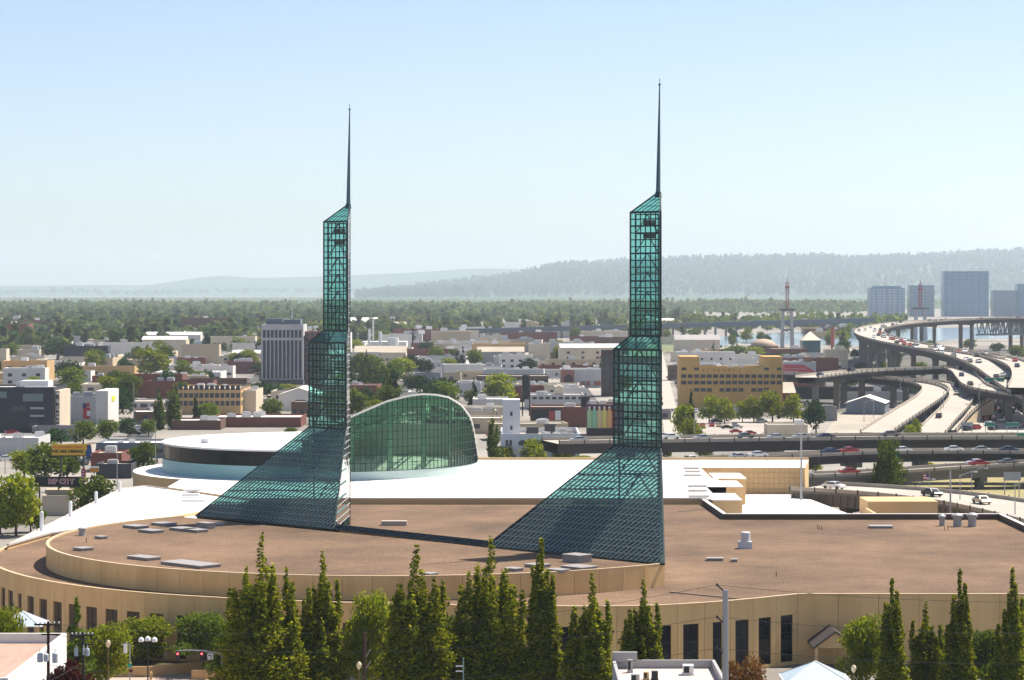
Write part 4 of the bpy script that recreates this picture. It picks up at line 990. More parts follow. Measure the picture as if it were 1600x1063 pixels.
# riverside things
p = G(1195,558); d_ = p.y; s_ = d_/F
t = thing('domed_hall', 'round brick hall with a pale dome beside the river', 'building', p)
b = MB(); b.lathe([(24*s_,0),(24*s_,17*s_)],(0,24*s_,0),24); b.build('wall', wallm('brown'), t)
b = MB(); b.lathe([(20*s_*math.cos(a)+.01, 17*s_+11*s_*math.sin(a)) for a in np.linspace(0,math.pi/2,7)],(0,24*s_,0),24); b.build('dome', mat('dome_tan',(.42,.30,.22),.7), t, smooth=True)
bldg(1205,1262,545,560,40,'brick red','tan','long low brick riverside museum building', hv=2)
bldg(1200,1250,553,566,20,'dark','dark','low dark riverside sheds', hv=0)
p = G(1268,552); d_ = p.y; s_ = d_/F
t = thing('pyramid_hall', 'blue glass hall with a cream pyramid roof near the river', 'building', p)
b = MB(); b.prism([(-14*s_,0),(14*s_,0),(14*s_,20),(-14*s_,20)],0,20*s_); b.build('wall', mat('blue_glass_wall',(.03,.10,.13),.2), t)
b = MB(); q = [(-15*s_,-1,20*s_),(15*s_,-1,20*s_),(15*s_,21,20*s_),(-15*s_,21,20*s_)]; ap = (0,10,34*s_)
for k in range(4): b.face([q[k], q[(k+1)%4], ap])
b.build('roof', mat('cream_roof',(.62,.55,.42),.7), t)
p = G(1301,548); s_ = p.y/F
t = thing('chimney_stack', 'plain red brick chimney stack near the pyramid roofed hall', 'chimney', p)
b = MB(); b.lathe([(3.1*s_,0),(2.8*s_,35*s_)],(0,0,0),14); b.build('shaft', mat('stack_red',(.42,.10,.09),.8), t)
b = MB(); b.lathe([(3.1*s_,34*s_),(3.1*s_,37*s_)],(0,0,0),14); b.build('rim', mat('stack_red',(.42,.10,.09),.8), t)
# bridge pylon under construction and tower cranes
def pylon(x, yb, yp, yt, label, wide):
    p = G(x, yb); s = p.y/F; t = thing('bridge_pylon', label, 'bridge tower', p)
    for sx in (-1,1): b = MB(); b.bar((sx*8*s,0,0),(sx*6.5*s,0,(yb-yp)*s),6*s,4.6*s); b.build('leg', mat('pylon_concrete',(.42,.42,.42),.85), t)
    b = MB(); b.box((0,0,(yb-yp)*s),(24*s,12,3*s)); b.box((0,0,(yb-yp)*s*.5),(14*s,3,2*s)); b.build('work_platform', mat('platform',(.14,.12,.13),.8), t)
    b = MB(); h0, h1 = (yb-yp)*s, (yb-yt)*s; n_ = 9
    for sx in (-1,1):
        for sy in (-1,1): b.bar((sx*2*s,sy*2*s,h0),(sx*2*s,sy*2*s,h1),.8*s)
    for k in range(n_):
        z0, z1 = h0+(h1-h0)*k/n_, h0+(h1-h0)*(k+1)/n_; b.bar((-2*s,-2*s,z0),(2*s,-2*s,z1),.6*s); b.bar((2*s,-2*s,z0),(-2*s,-2*s,z1),.6*s)
    b.box((0,0,h1-8*s),(7*s,5*s,3*s)); b.bar((0,0,h1),(0,0,h1+7*s),1.2*s,.3*s); b.build('crane_mast', mat('crane_red',(.36,.12,.11),.7), t)
    return t
pylon(1230,548,484,441,'concrete bridge pylon with red crane mast above the river bend', 1)
pylon(1438,530,482,444,'bridge pylon with red crane mast before the distant glass high rises', 1)
# distant high rises
def highrise(x0, x1, ytop, wc, gc, label, crown=None, fl=20, vert=False):
    ybase = 495; d = F*CAMZ/(ybase-HY); s = d/F; W = (x1-x0)*s; H = (ybase-ytop)*s
    t = thing('high_rise', label, 'high rise', (((x0+x1)/2-800)*s, d, 0))
    b = MB(); b.prism([(-W/2,0),(W/2,0),(W/2,30),(-W/2,30)],0,H); b.build('glass_body', mat('hr_'+gc[0],gc[1],.2,spec=.6), t)
    for k in range(fl):
        b = MB(); b.box((0,-.4,H*(k+.7)/(fl+.8)),(W*.97,1.0,H/fl*.33)); b.build('floor_band', mat('hrw_'+wc[0],wc[1],.6), t)
    for k in range(7):
        b = MB(); b.box((-W/2+W*(k+.5)/7,-.3,H*.48),(W*.018,1.8,H*.95)); b.build('fin', mat('hr_'+gc[0],gc[1],.2), t)
    if vert:
        for k in range(3): b = MB(); b.box((-W*.3+W*.3*k,-.5,H*.47),(W*.07,1.6,H*.94)); b.build('glass_strip', mat('hr_'+gc[0],gc[1],.2), t)
    if crown:
        b = MB(); b.box((0,14,H+crown*s/2),(W*.8,22,crown*s)); b.build('crown', mat('hr_'+gc[0],gc[1],.2), t)
    return t
BL = ('blue',(.10,.22,.36)); TE = ('slate',(.16,.21,.28)); PW = ('pale',(.66,.66,.66)); PB = ('bluepale',(.26,.40,.54))
highrise(1358,1414,450,PW,BL,'broad pale banded high rise with rounded blue crown beyond the bridge',3,18,True)
highrise(1421,1460,446,PB,TE,'slim grey high rise under construction behind a red crane')
highrise(1474,1545,424,PB,BL,'tallest wide blue glass high rise beyond the steel truss bridge',0,24)
highrise(1552,1589,454,PB,TE,'shorter grey blue high rise beside the tallest glass block')
highrise(1590,1640,444,PB,BL,'high rise at the end of the waterfront row, with dark edge',0,20)
# steel arch bridge far away
p0, p1 = Vector(((690-800)*2600/F,2600,0)), Vector(((1365-800)*3000/F,3000,0))
t = thing('river_bridge', 'long low steel arch bridge crossing the far river', 'bridge', p0)
b = MB(); zz = lambda u: 8.4+u*7.8
for k in range(40):
    a, c = p0.lerp(p1,k/40)-p0, p0.lerp(p1,(k+1)/40)-p0; a.z, c.z = zz(k/40), zz((k+1)/40)
    b.bar(a, c, 5.0)
b.build('deck', mat('bridge_steel',(.06,.085,.11),.7), t)
for k in range(0,27):
    a = p0.lerp(p1,k/40)-p0; h = zz(k/40); b = MB(); b.box((0,0,h/2),(2.4,2.4,h)); b.build('pier', M_concs, t, a)
b = MB()
for s0 in (27,31,35):
    pv = None
    for j in range(13):
        u = (s0+4*j/12)/40; a = p0.lerp(p1,u)-p0; z = zz(u)-1-9*abs(2*j/12-1)**2; c = Vector((a.x,a.y,z))
        if pv: b.bar(pv, c, 1.3)
        b.bar(c, (a.x,a.y,zz(u)), .6); pv = c
b.build('arch', mat('bridge_steel',(.06,.085,.11),.7), t)
# factory with chimneys
p = G(600,548); s_ = p.y/F
t = thing('power_plant', 'pale industrial plant with three white chimneys among far trees', 'building', p)
b = MB(); b.box((0,15,7*s_),(70*s_,30,14*s_)); b.build('hall', wallm('white'), t)
for x, h, w_ in ((-23,34,4),(-17,48,2.4),(-6,30,5),(14,20,18)): b = MB(); b.lathe([(w_*s_/2,0),(w_*s_/2,h*s_)],(0,0,0),12); b.build('chimney', M_wht, t, (x*s_,0,0))
#@@PART3
# ------------------------------------------------------------------ trees
def leafcloud(centers, radii, n, size, wexp=2/3):
    # quads scattered through the outer shell of each clump, facing every way
    centers = np.array(centers); radii = np.array(radii)
    w = radii.prod(axis=1)**wexp; idx = rng.choice(len(centers), n, p=w/w.sum())
    u = rng.normal(size=(n,3)); u /= np.linalg.norm(u, axis=1)[:,None]
    rad = rng.uniform(.55, 1.08, n)[:,None]
    pos = centers[idx]+u*radii[idx]*rad
    nv = u+rng.normal(size=(n,3))*.8; nv /= np.linalg.norm(nv, axis=1)[:,None]
    t1 = np.cross(nv, rng.normal(size=(n,3))); t1 /= np.linalg.norm(t1, axis=1)[:,None]; t2 = np.cross(nv, t1)
    s = size*rng.uniform(.55,1.3,n)[:,None]
    q = np.stack([pos-t1*s-t2*s*.55, pos+t1*s*.2-t2*s*.7, pos+t1*s+t2*s*.5, pos-t1*s*.3+t2*s*.75], 1)
    return q
def qmesh(name, quads, m):
    n = len(quads); me = bpy.data.meshes.new(name)
    me.vertices.add(n*4); me.loops.add(n*4); me.polygons.add(n)
    me.vertices.foreach_set('co', quads.reshape(-1).astype(np.float32))
    me.loops.foreach_set('vertex_index', np.arange(n*4, dtype=np.int32))
    me.polygons.foreach_set('loop_start', np.arange(0, n*4, 4, dtype=np.int32)); me.polygons.foreach_set('loop_total', np.full(n, 4, np.int32))
    me.materials.append(m); me.update(); me.validate(); return me
def trunkmesh(H, r, limbs=5, spread=2.5, zc=.4):
    b = MB(); b.bar((0,0,0),(0,0,H*.75),r*2,r*.6,7)
    for k in range(limbs):
        a = random.uniform(0,6.28); z = H*random.uniform(zc*.7,zc*1.3); b.bar((0,0,z),(math.cos(a)*spread,math.sin(a)*spread,z+H*random.uniform(.15,.35)),r*.8,r*.25,5)
    return b.mesh('trunk', M_trunk)
def broad(H, Wd, n, size, m, clumps=14, zlow=.22):
    cs, rs = [], []
    for k in range(clumps):
        a = random.uniform(0,6.28); z = random.uniform(zlow+.1,.88); rr = Wd/2*math.sqrt(max(.05,1-((z-.5)/.52)**2))*random.uniform(.35,.8)
        cs.append((math.cos(a)*rr, math.sin(a)*rr, z*H)); r0 = Wd*random.uniform(.15,.26); rs.append((r0, r0, r0*random.uniform(.6,.95)))
    cs.append((0,0,H*.6)); rs.append((Wd*.3,Wd*.3,H*.28)); cs.append((0,0,H*.87)); rs.append((Wd*.18,Wd*.18,H*.12))
    return qmesh('crown', leafcloud(cs, rs, n, size), m)
def columnar(H, Wd, n, size, m, plumes=9, zlow=.08):
    cs, rs = [], []
    for k in range(plumes):
        a = 6.28*k/plumes+random.uniform(-.4,.4); f = 0 if k == 0 else random.uniform(.3,1)
        bx, by = math.cos(a)*f*Wd*.36, math.sin(a)*f*Wd*.36; top = H*(1 if k == 0 else random.uniform(.76,.97)-.20*f)
        for j in range(18):
            t_ = j/17; z = H*zlow+(top-H*zlow)*t_; w_ = Wd*.205*(min(1,t_*6+.5))*(1-t_**1.8)+Wd*.022
            cs.append((bx*(.75+.45*t_*(1-.5*t_))+random.uniform(-.14,.14)*w_*3, by*(.75+.45*t_*(1-.5*t_))+random.uniform(-.14,.14)*w_*3, z)); rs.append((max(.2,w_*random.uniform(.65,1.1)), max(.2,w_*random.uniform(.65,1.1)), H*.042*random.uniform(.7,1.5)))
    return qmesh('crown', leafcloud(cs, rs, n, size, .42), m)
def conifer(H, Wd, n, size, m):
    cs, rs = [], []
    for k in range(46):
        t_ = random.uniform(.08,1); a = random.uniform(0,6.28); r0 = Wd/2*(1-t_)**.85
        cs.append((math.cos(a)*r0*.6, math.sin(a)*r0*.6, t_*H)); rs.append((max(.15,r0*.5), max(.15,r0*.5), H*.035))
    return qmesh('crown', leafcloud(cs, rs, n, size), m)
def treethings(name, trunk, crown):
    t = bpy.data.objects.new(name, None); t.empty_display_size = .5
    tr = bpy.data.objects.new('trunk', trunk); tr.parent = t; cr = bpy.data.objects.new('crown', crown); cr.parent = t
    return t, tr, cr
def plant(kind, loc, scale, rz, label, group=None, name='tree'):
    t, k = None, PROTO[kind]
    t = thing(name, label, 'tree', loc, rz, group); t.scale = scale if hasattr(scale,'__len__') else (scale,)*3
    put('trunk', k[0], t); put('crown', k[1], t); return t
random.seed(5)
PROTO = {}
PROTO['hornW'] = (trunkmesh(19,.28,9,2.2,.25), columnar(20,8.2,52000,.165,L_col,20,.05))
PROTO['hornW2'] = (trunkmesh(19,.28,9,2.2,.25), columnar(20,7.6,48000,.165,L_col,17,.05))
PROTO['hornM'] = (trunkmesh(19,.25,7,1.5,.25), columnar(20,5.8,38000,.16,L_col,13,.05))
PROTO['hornS'] = (trunkmesh(19,.22,6,1.1,.25), columnar(20,4.9,32000,.16,L_col,11,.05))
PROTO['maple'] = (trunkmesh(9,.22,6,2.5,.4), broad(10,9,9000,.20,L_bright,22,.2))
PROTO['maple2'] = (trunkmesh(9,.22,6,2.5,.4), broad(10,8,8000,.20,L_mid,20,.2))
PROTO['redtree'] = (trunkmesh(7,.18,6,1.8,.4), broad(8,6,6000,.18,L_red,16,.15))
PROTO['brownbush'] = (trunkmesh(6,.18,6,1.8,.3), broad(7,8,7000,.16,L_brown,18,.02))
PROTO['mixed'] = (trunkmesh(12,.2,6,1.6,.3), conifer(14,7,7000,.22,L_mid))
for nm, lm, mk in (('b_bright',L_bright,1),('b_mid',L_mid,1),('b_dark',L_dark,1)):
    for v in (0,1): PROTO[nm+str(v)] = (trunkmesh(9,.3,5,2.6,.4), broad(10,9.5,1500,.42,lm,16+5*v,.16))
PROTO['c_mid0'] = (trunkmesh(14,.25,4,1,.3), columnar(15,6,1700,.42,L_mid,6,.05)); PROTO['c_dark0'] = (trunkmesh(14,.25,4,1,.3), columnar(15,4,1300,.4,L_dark,4,.05))
PROTO['con0'] = (trunkmesh(17,.3,2,.6,.3), conifer(18,8,1300,.5,L_con)); PROTO['con1'] = (trunkmesh(17,.3,2,.6,.3), conifer(20,6.5,1200,.5,L_con))
# front row of columnar trees
row = [(410,838,'hornW',300),(505,868,'hornM',304),(650,850,'hornW2',298),(766,843,'hornW',302),(846,845,'hornS',300),(926,902,'hornM',296),(1006,911,'hornM',303)]
PH = {'hornW':20,'hornW2':20,'hornM':20,'hornS':20}
for k, (x, yt, kd, d) in enumerate(reversed(row)):
    H = Zof(yt, d); s = H/20.6
    plant(kd, ((x-800)*d/F, d, 0), (s*.5+.86, s*.5+.86, s), random.uniform(0,6), f'tall columnar green tree before the curved tan wall, {ORD[k]} from the grey steel pole', 'columnar trees before the hall', 'columnar_tree')
for k, (x, yt, kd, d) in enumerate([(1394,906,'hornS',300),(1446,944,'hornM',306),(1500,892,'hornS',298),(1582,890,'hornS',296)]):
    H = Zof(yt, d); s = H/20.6
    plant(kd, ((x-800)*d/F, d, 0), (s*.5+.78, s*.5+.78, s), random.uniform(0,6), f'columnar tree before the blank tan wall, {ORD[k]} from the pointed entrance gable', 'columnar trees before the blank wall', 'columnar_tree')
for (x, yt, kd, d, lab, ws) in ((575,927,'maple',306,'rounded leafy tree squeezed between two columnar trees before the drum wall',.62),(318,958,'maple2',334,'bushy green tree beside the traffic signal arm',1.0),(222,966,'maple',338,'spreading bright green tree above the planters',.95),(120,938,'mixed',300,'dark layered evergreen behind the twin transformers',1.0),(165,975,'maple',312,'light green tree beside the globe street lamp',.8),(1352,962,'maple',310,'bright yellow green maple beside the pointed entrance gable',.75),(112,1030,'redtree',262,'dark red leaved tree beside the white walled building',.8),(1172,1030,'brownbush',285,'rusty brown bush behind the steel pole',.8),(2,950,'maple',300,'green tree by the plaza kiosk with glass pyramid roof',.75),(62,985,'maple2',300,'low tree behind the wooden utility pole',.75),(702,962,'maple2',309,'yellowish tree between the wide columnar trees',.6),(1545,985,'maple2',312,'low leafy tree between the two last columnar trees',.8),(365,985,'maple2',318,'shrubby tree beside the widest columnar tree',.8),(470,975,'maple2',310,'leafy tree behind the columnar pair near the plaza',.7)):
    H = Zof(yt, d); base = {'maple':10,'maple2':10,'redtree':8,'brownbush':7,'mixed':14}[kd]; s = H/base
    plant(kd, ((x-800)*d/F, d, 0), (ws*max(1,s*.8), ws*max(1,s*.8), s), random.uniform(0,6), lab)
for k, (x, s) in enumerate(((352,.25),(358,.2),(690,.3),(725,.3),(1440,.3))):
    plant('con1', G(x,1066), s, 0, f'small clipped conifer in the plaza bed' if x < 400 else 'small dark conifer at the foot of the columnar trees', 'small clipped plaza conifers' if x < 400 else 'small conifers at tree feet')
# named middle distance trees: x, base y, top y, width px, kind
mid = [(25,838,742,75,'b_bright0'),(0,835,760,70,'b_bright1'),(48,832,790,50,'b_mid0'),(145,812,745,72,'b_mid1'),(120,800,758,45,'b_mid0'),(70,752,693,78,'b_mid1'),(38,748,705,50,'b_bright0'),(105,750,710,50,'b_mid0'),(225,742,690,50,'b_mid0'),(12,672,622,36,'c_mid0'),(97,666,632,20,'c_mid0'),(85,700,668,48,'b_dark0'),(130,694,658,44,'b_mid1'),(168,692,655,38,'b_mid0'),(200,682,652,30,'b_dark1'),(232,682,655,32,'b_mid0'),(248,672,612,34,'c_mid0'),(272,670,606,34,'c_mid0'),(305,665,622,20,'c_dark0'),(325,664,630,40,'b_mid1'),(180,625,578,46,'b_mid0'),(235,592,545,58,'b_bright0'),(90,565,530,70,'b_dark0'),(150,575,545,40,'b_mid0'),(408,625,596,62,'b_dark0'),(450,615,600,40,'b_bright1'),(770,716,648,32,'c_mid0'),(786,730,697,36,'b_bright0'),(832,732,686,46,'b_bright1'),(880,732,698,44,'b_mid0'),(914,732,712,36,'b_bright0'),(1080,690,612,20,'c_dark0'),(1068,690,632,36,'b_bright0'),(1082,694,655,40,'b_bright1'),(1108,662,618,36,'b_bright0'),(1132,662,622,34,'b_bright1'),(1138,660,632,16,'b_dark0'),(1160,660,628,30,'b_bright0'),(1178,660,620,36,'b_bright1'),(1207,660,612,48,'b_bright0'),(1240,660,615,36,'b_bright1'),(1217,655,628,8,'c_dark0'),(1275,678,622,44,'b_dark0'),(1386,770,686,46,'b_mid0'),(1397,768,716,42,'b_mid1'),(1376,768,722,34,'b_mid1'),(1332,806,774,32,'b_bright0'),(1382,808,784,28,'b_bright1'),(1525,818,793,32,'b_bright0'),(1580,838,806,36,'b_bright1'),(1262,738,716,18,'b_bright0'),(1274,738,716,22,'b_bright1'),(1042,722,692,20,'b_mid0'),(1100,718,690,34,'b_mid1'),(590,645,634,24,'b_bright0'),(735,630,610,30,'b_mid0'),(655,612,585,50,'b_dark1'),(610,605,575,40,'b_mid0'),(580,595,555,40,'b_mid1'),(630,590,560,40,'b_bright0'),(1535,628,568,40,'b_mid1'),(1555,626,572,36,'b_mid0'),(1520,622,578,30,'b_bright0'),(1575,622,590,26,'b_dark0'),(1598,655,618,30,'b_dark0'),(1420,686,664,24,'b_bright0'),(1432,684,655,18,'b_bright1'),(1456,655,632,22,'b_mid0'),(1445,736,722,34,'b_bright0'),(1362,560,540,22,'b_mid0'),(1310,565,540,30,'b_mid1'),(1335,562,545,20,'b_dark0'),(1150,560,540,40,'b_mid0'),(1175,560,542,40,'b_bright0'),(1115,560,535,14,'con0'),(1127,558,538,12,'con1'),(1152,552,534,10,'con0'),(1225,570,552,26,'b_mid0'),(715,575,545,20,'con0'),(723,578,540,14,'con1'),(700,580,560,30,'b_bright0'),(60,690,672,24,'b_dark0'),(5,710,682,20,'b_dark0'),(18,702,690,14,'b_dark1'),(565,695,660,24,'b_mid0'),(455,680,668,22,'b_mid0'),(1400,572,548,24,'b_mid0'),(1440,590,566,26,'b_mid1'),(1475,588,570,22,'b_dark0'),(1375,585,565,26,'b_mid0'),(1345,582,566,22,'b_dark1'),(1330,606,590,22,'b_mid1'),(1420,618,604,24,'b_dark0'),(1500,600,578,24,'b_mid0'),(1590,560,540,30,'b_mid1'),(1560,552,535,24,'b_dark0'),(1515,546,530,26,'b_mid0'),(1455,546,532,20,'b_mid1')]
KN = {'b_bright':'bright green round','b_mid':'mid green leafy','b_dark':'dark green dense','c_mid':'upright columnar','c_dark':'slim dark columnar','con':'dark pointed conifer'}
def regn(x, y):
    if x < 400: return 'on the streets behind the rotunda' if y > 640 else 'among the far blocks behind the navy office'
    if x < 780: return 'in the blocks behind the arched glass vault'
    if x < 960: return 'beside the white stucco building'
    if x < 1290: return 'near the ochre factory'
    return 'beneath the freeway ramps'
BH = {'b':(10,9.5),'c_mid0':(15,6),'c_dark0':(15,4),'con0':(18,8),'con1':(20,6.5)}
used_mid = []
for (x, yb, yt, w_, kd) in mid:
    p = G(x, yb); s = p.y/F; H = (yb-yt)*s; W = w_*s; bh, bw = BH.get(kd, BH['b']); kn = KN[kd[:-1]]
    hc = 'small' if H < 8 else ('large' if H > 12 else 'medium'); lab = f'{hc} {kn} tree {near(p.x, p.y) if yb < 690 and x < 1290 else regn(x, yb)}'
    plant(kd, p, (W/bw, W/bw, H/bh), random.uniform(0,6), lab, lab+' set'); used_mid.append((p.x, p.y))
# ------------------------------------------------------------------ filler blocks of the low rise city
random.seed(23)
keep = []
for o in list(C.objects):
    if o.type == 'EMPTY' and o.get('category') in ('building','warehouse','high rise','bridge tower','water tank'): pass
handpx = [(0,84,605,676),(91,180,611,663),(278,400,603,648),(408,483,502,602),(782,910,625,730),(829,920,632,668),(820,912,600,640),(815,830,587,650),(918,975,632,682),(941,966,548,620),(876,942,577,606),(1063,1223,557,642),(1224,1275,560,590),(1224,1290,590,604),(1322,1412,612,650),(1170,1220,528,558),(1220,1240,440,548),(1253,1305,511,552),(575,640,500,548),(82,145,693,760),(55,128,745,800),(547,745,612,740)]
WT = [('white',6),('cream',6),('tan',3),('brick red',2.4),('brown',1.2),('grey',.8),('pale grey',2.4),('ochre',.6),('dark',.6),('blue grey',.4)]
RT = [('white',5),('grey',3),('dark',2),('tan',3)]
pick = lambda T: random.choices([a for a,_ in T], [b for _,b in T])[0]
cnt = 0; tries = 0
while cnt < 292 and tries < 16000:
    tries += 1
    u = random.random()
    yb = 512+ (715-512)*u**.95; x = random.uniform(-60,1660); d = F*CAMZ/(yb-HY)
    if x > 1225 and yb > 500 and not (yb < 530 and x < 1350): 
        if not (x < 1330 and 560 < yb < 600): continue
    if 985 < x < 1078 and yb > 540: continue
    if yb > 655 and 700 > x > 255: continue
    if yb > 690 and x > 60: continue
    if 1075 < x < 1275 and yb > 640: continue
    if 1040 < x < 1230 and yb < 545: continue
    big = 1+max(0,(d-1300)/4000)
    W = random.uniform(12,40)*min(big,1.5); D = random.uniform(10,28)*min(big,1.4); H = random.choice((4.5,5,6,6.5,7.5,9,11))*(1 if d > 1100 else .75)*random.uniform(.9,1.25)
    if d > 1900 and x < 900 and random.random() < .08: H *= 1.6
    X = (x-800)*d/F
    if d < 690: continue
    if any(abs(X-a)< (W/2+w)*1.02+3 and abs(d+D/2-c) < (D/2+e)+6 for a,c,w,e in placed): continue
    xa, xb, ya = x-W/2*F/d, x+W/2*F/d, HY+(CAMZ-H)*F/d
    if any(xa < h[1] and xb > h[0] and yb > h[3]-4 and ya < h[3]-7 for h in handpx): continue
    if any(abs(X-a) < W/2+3 and -6 < c-d < D+6 for a,c in used_mid): continue
    if any(abs(X-a) < W/2+2 and d < c and ya < HY+CAMZ*F/c-12 for a,c in used_mid): continue
    wc, rc = pick(WT), pick(RT); gb = random.random() < .09
    size = 'small' if W < 24 else ('long' if W > 44 else 'medium')
    far = 'far off' if d > 1900 else ('distant' if d > 1250 else 'nearer')
    lab = f'{size} {wc} {"pitched roof" if gb else "flat "+rc+"-roofed"} building {near(X, d)}'
    win = None
    if d < 1700 and random.random() < .8:
        rows_ = max(1, int(H/3.6)); cols_ = max(2, int(W/random.choice((4.5,6,8)))); win = (cols_, rows_, random.choice((1.4,2,3)), 1.5, .9, min(H-1,.9+rows_*3.4), 'FR' if d < 1200 else 'F')
    bldw(X, d, W, D, H, wc, rc, lab, 'building', random.choice((0,0,0,R(2),R(-3),R(6))), win, gb, 'low_building', lab+' set', random.choice((0,1,2,3)) if d < 2200 else 1)
    if random.random() < .25 and d < 2200 and not gb:
        o = C.objects[-1]
    cnt += 1
cnt = 0
while cnt < 62:
    yb = random.uniform(575,700); x = random.uniform(0,1060); d = F*CAMZ/(yb-HY); X = (x-800)*d/F
    if (x > 250 and yb > 650 and x < 770) or any(abs(X-a) < w+2 and abs(d-c) < e+3 for a,c,w,e in placed): continue
    car(random.choice(cols), (X,d,.03), random.choice((0,0,R(90))), 'parked '+near(X,d), False, 1.1); cnt += 1
# scattered city trees, one object each
kinds = ['b_bright0','b_mid0','b_mid1','b_dark0','b_dark1','b_bright1','con0','c_mid0']
cnt = 0; tries = 0
while cnt < 210 and tries < 6000:
    tries += 1
    yb = 512+ (668-512)*random.random()**1.35; x = random.uniform(-20,1330 if yb < 600 else 1060); d = F*CAMZ/(yb-HY); X = (x-800)*d/F
    if 985 < x < 1075 and yb > 545: continue
    if 1060 < x < 1230 and yb > 548: continue
    kd = random.choices(kinds, [2,4,4,4,3,2,1.2,1])[0]; H = random.uniform(8,14) if kd[0] == 'b' else random.uniform(13,19)
    if any(abs(X-a) < w+3 and abs(d-c) < e+3 for a,c,w,e in placed): continue
    ya = HY+(CAMZ-H)*F/d; hw = 4.5*F/d
    if any(x-hw < h[1] and x+hw > h[0] and yb > h[3]-2 and ya < h[3]-6 for h in handpx): continue
    bh, bw = BH.get(kd, BH['b']); s = H/bh; kn = KN[kd[:-1]]; far = 'far' if d > 1900 else 'middle'
    hc = 'low' if H < (10 if kd[0] == 'b' else 15) else ('tall' if H > (12.3 if kd[0] == 'b' else 17) else 'middling'); lab = f'{hc} {kn} tree {near(X, d)}'
    plant(kd, (X,d,0), (s*random.uniform(.9,1.3),)*2+(s,), random.uniform(0,6), lab, lab+' set'); cnt += 1
# ------------------------------------------------------------------ tree masses far away (one mass each)
def mass(name, label, pts, heights, m, cards=18, conif=None):
    n = len(pts); P = np.array(pts); Hh = np.array(heights)
    k = cards; u = rng.normal(size=(n,k,3)); u /= np.linalg.norm(u,axis=2)[...,None]; u *= rng.uniform(.5,1,(n,k))[...,None]
    sh = np.ones((n,1)) if conif is None else np.where(rng.random(n) < conif, 1, 0)[:,None]
    rad = Hh[:,None]*.46; zc = (u[...,2]*.5+.55)
    w = np.where(sh > 0, np.clip(1.05-zc, .06, 1)*.62, 1.0) if conif is not None else np.ones((n,k))
    pos = np.stack([P[:,0,None]+u[...,0]*rad*w, P[:,1,None]+u[...,1]*rad*w, P[:,2,None]+zc*Hh[:,None]*np.where(sh > 0, 1.25, 1) if conif is not None else P[:,2,None]+zc*Hh[:,None]], -1).reshape(-1,3)
    nn = n*k; nv = u.reshape(-1,3)+rng.normal(size=(nn,3))*.5+np.array([0,0,.3]); nv /= np.linalg.norm(nv,axis=1)[:,None]
    t1 = np.cross(nv, rng.normal(size=(nn,3))); t1 /= np.linalg.norm(t1,axis=1)[:,None]; t2 = np.cross(nv,t1)
    s = (np.repeat(Hh,k)*.17*rng.uniform(.6,1.3,nn))[:,None]
    q = np.stack([pos-t1*s-t2*s, pos+t1*s-t2*s, pos+t1*s+t2*s, pos-t1*s+t2*s], 1)
    o = put(name, qmesh(name, q, m)); return tag(o, label, 'trees', None, 'stuff')
def onridge(o, n, fmin=.0, fmax=.85, xlim=None):
    me = o.data; v = np.empty(len(me.vertices)*3); me.vertices.foreach_get('co', v); v = v.reshape(14,200,3); out = []
    while len(out) < n:
        r, c = rng.uniform(fmin*13, fmax*13), rng.uniform(0,198.9); i, j = int(r), int(c); fr, fc = r-i, c-j
        p = (v[i,j]*(1-fr)+v[i+1,j]*fr)*(1-fc)+(v[i,j+1]*(1-fr)+v[i+1,j+1]*fr)*fc
        if abs(p[0]) < p[1]*.235 and p[2] > -3: out.append(p)
    return out
pts = []
while len(pts) < 2500:
    yb = 497+58*rng.random()**1.5; x = rng.uniform(-60,1100); d = F*CAMZ/(yb-HY)
    if x > 700 and rng.random() < .75: continue
    if x > 560 and yb > 530: continue
    if yb > 532 and rng.random() < .45: continue
    if any(abs((x-800)*d/F-a) < w and abs(d-c) < e for a,c,w,e in placed): continue
    pts.append(((x-800)*d/F, d, 0))
L_far1 = leafmat('leaf_far_light', (.10,.16,.045), (.20,.24,.08), .45); L_far2 = leafmat('leaf_far_dark', (.05,.095,.045), (.10,.15,.07), .4)
half = len(pts)//2
mass('tree_canopy', 'mixed green tree canopy covering the far neighbourhoods', pts[:half], rng.uniform(8,15,half), L_far1, 22, .1)
mass('tree_canopy', 'darker tree canopy mingled through the far neighbourhoods', pts[half:], rng.uniform(9,19,len(pts)-half), L_far2, 22, .35)
pts = []
while len(pts) < 3000:
    yb = 484.5+16*rng.random()**.8; x = rng.uniform(-60,1340); d = F*CAMZ/(yb-HY)
    if x > 980 and yb > 493: continue
    if rng.random() < .25: pts.append(((x-800)*d/F, d, 0))
    elif x < 1040 or yb < 490: pts.append(((x-800)*d/F, d, 0))
half = len(pts)//2
mass('tree_canopy', 'pale hazy tree canopy of the farthest neighbourhoods', pts[:half], rng.uniform(9,16,half), L_far1, 12, .1)
mass('tree_canopy', 'bluish conifer tops dotting the farthest neighbourhoods', pts[half:], rng.uniform(10,22,len(pts)-half), L_far2, 12, .4)
pts = []
while len(pts) < 4200:
    yb = 464.8+20*rng.random()**.9; x = rng.uniform(-80,1680); d = F*CAMZ/(yb-HY)
    if x > 1340 and yb > 478: continue
    pts.append(((x-800)*d/F, d, 0))
mass('tree_canopy', 'blue grey woods fading across the plain below the hills', pts, rng.uniform(8,15,len(pts)), L_far1, 8, .3)
pr = onridge(r_near, 2600, .3, .85); mass('bluff_wood', 'dense wood covering the low bluff beyond the river', pr, rng.uniform(12,22,len(pr)), L_far1, 16, .2)
pr = onridge(r_mid, 9000, .05, .84); mass('hill_forest', 'hazy conifer forest over the nearer long ridge', pr, rng.uniform(24,62,len(pr)), L_con, 10, .7)
pr = onridge(r_low, 1500, .3, .84); mass('hill_forest', 'pale forest on the low blue hills', pr, rng.uniform(20,44,len(pr)), L_con, 8, .5)
pts = []
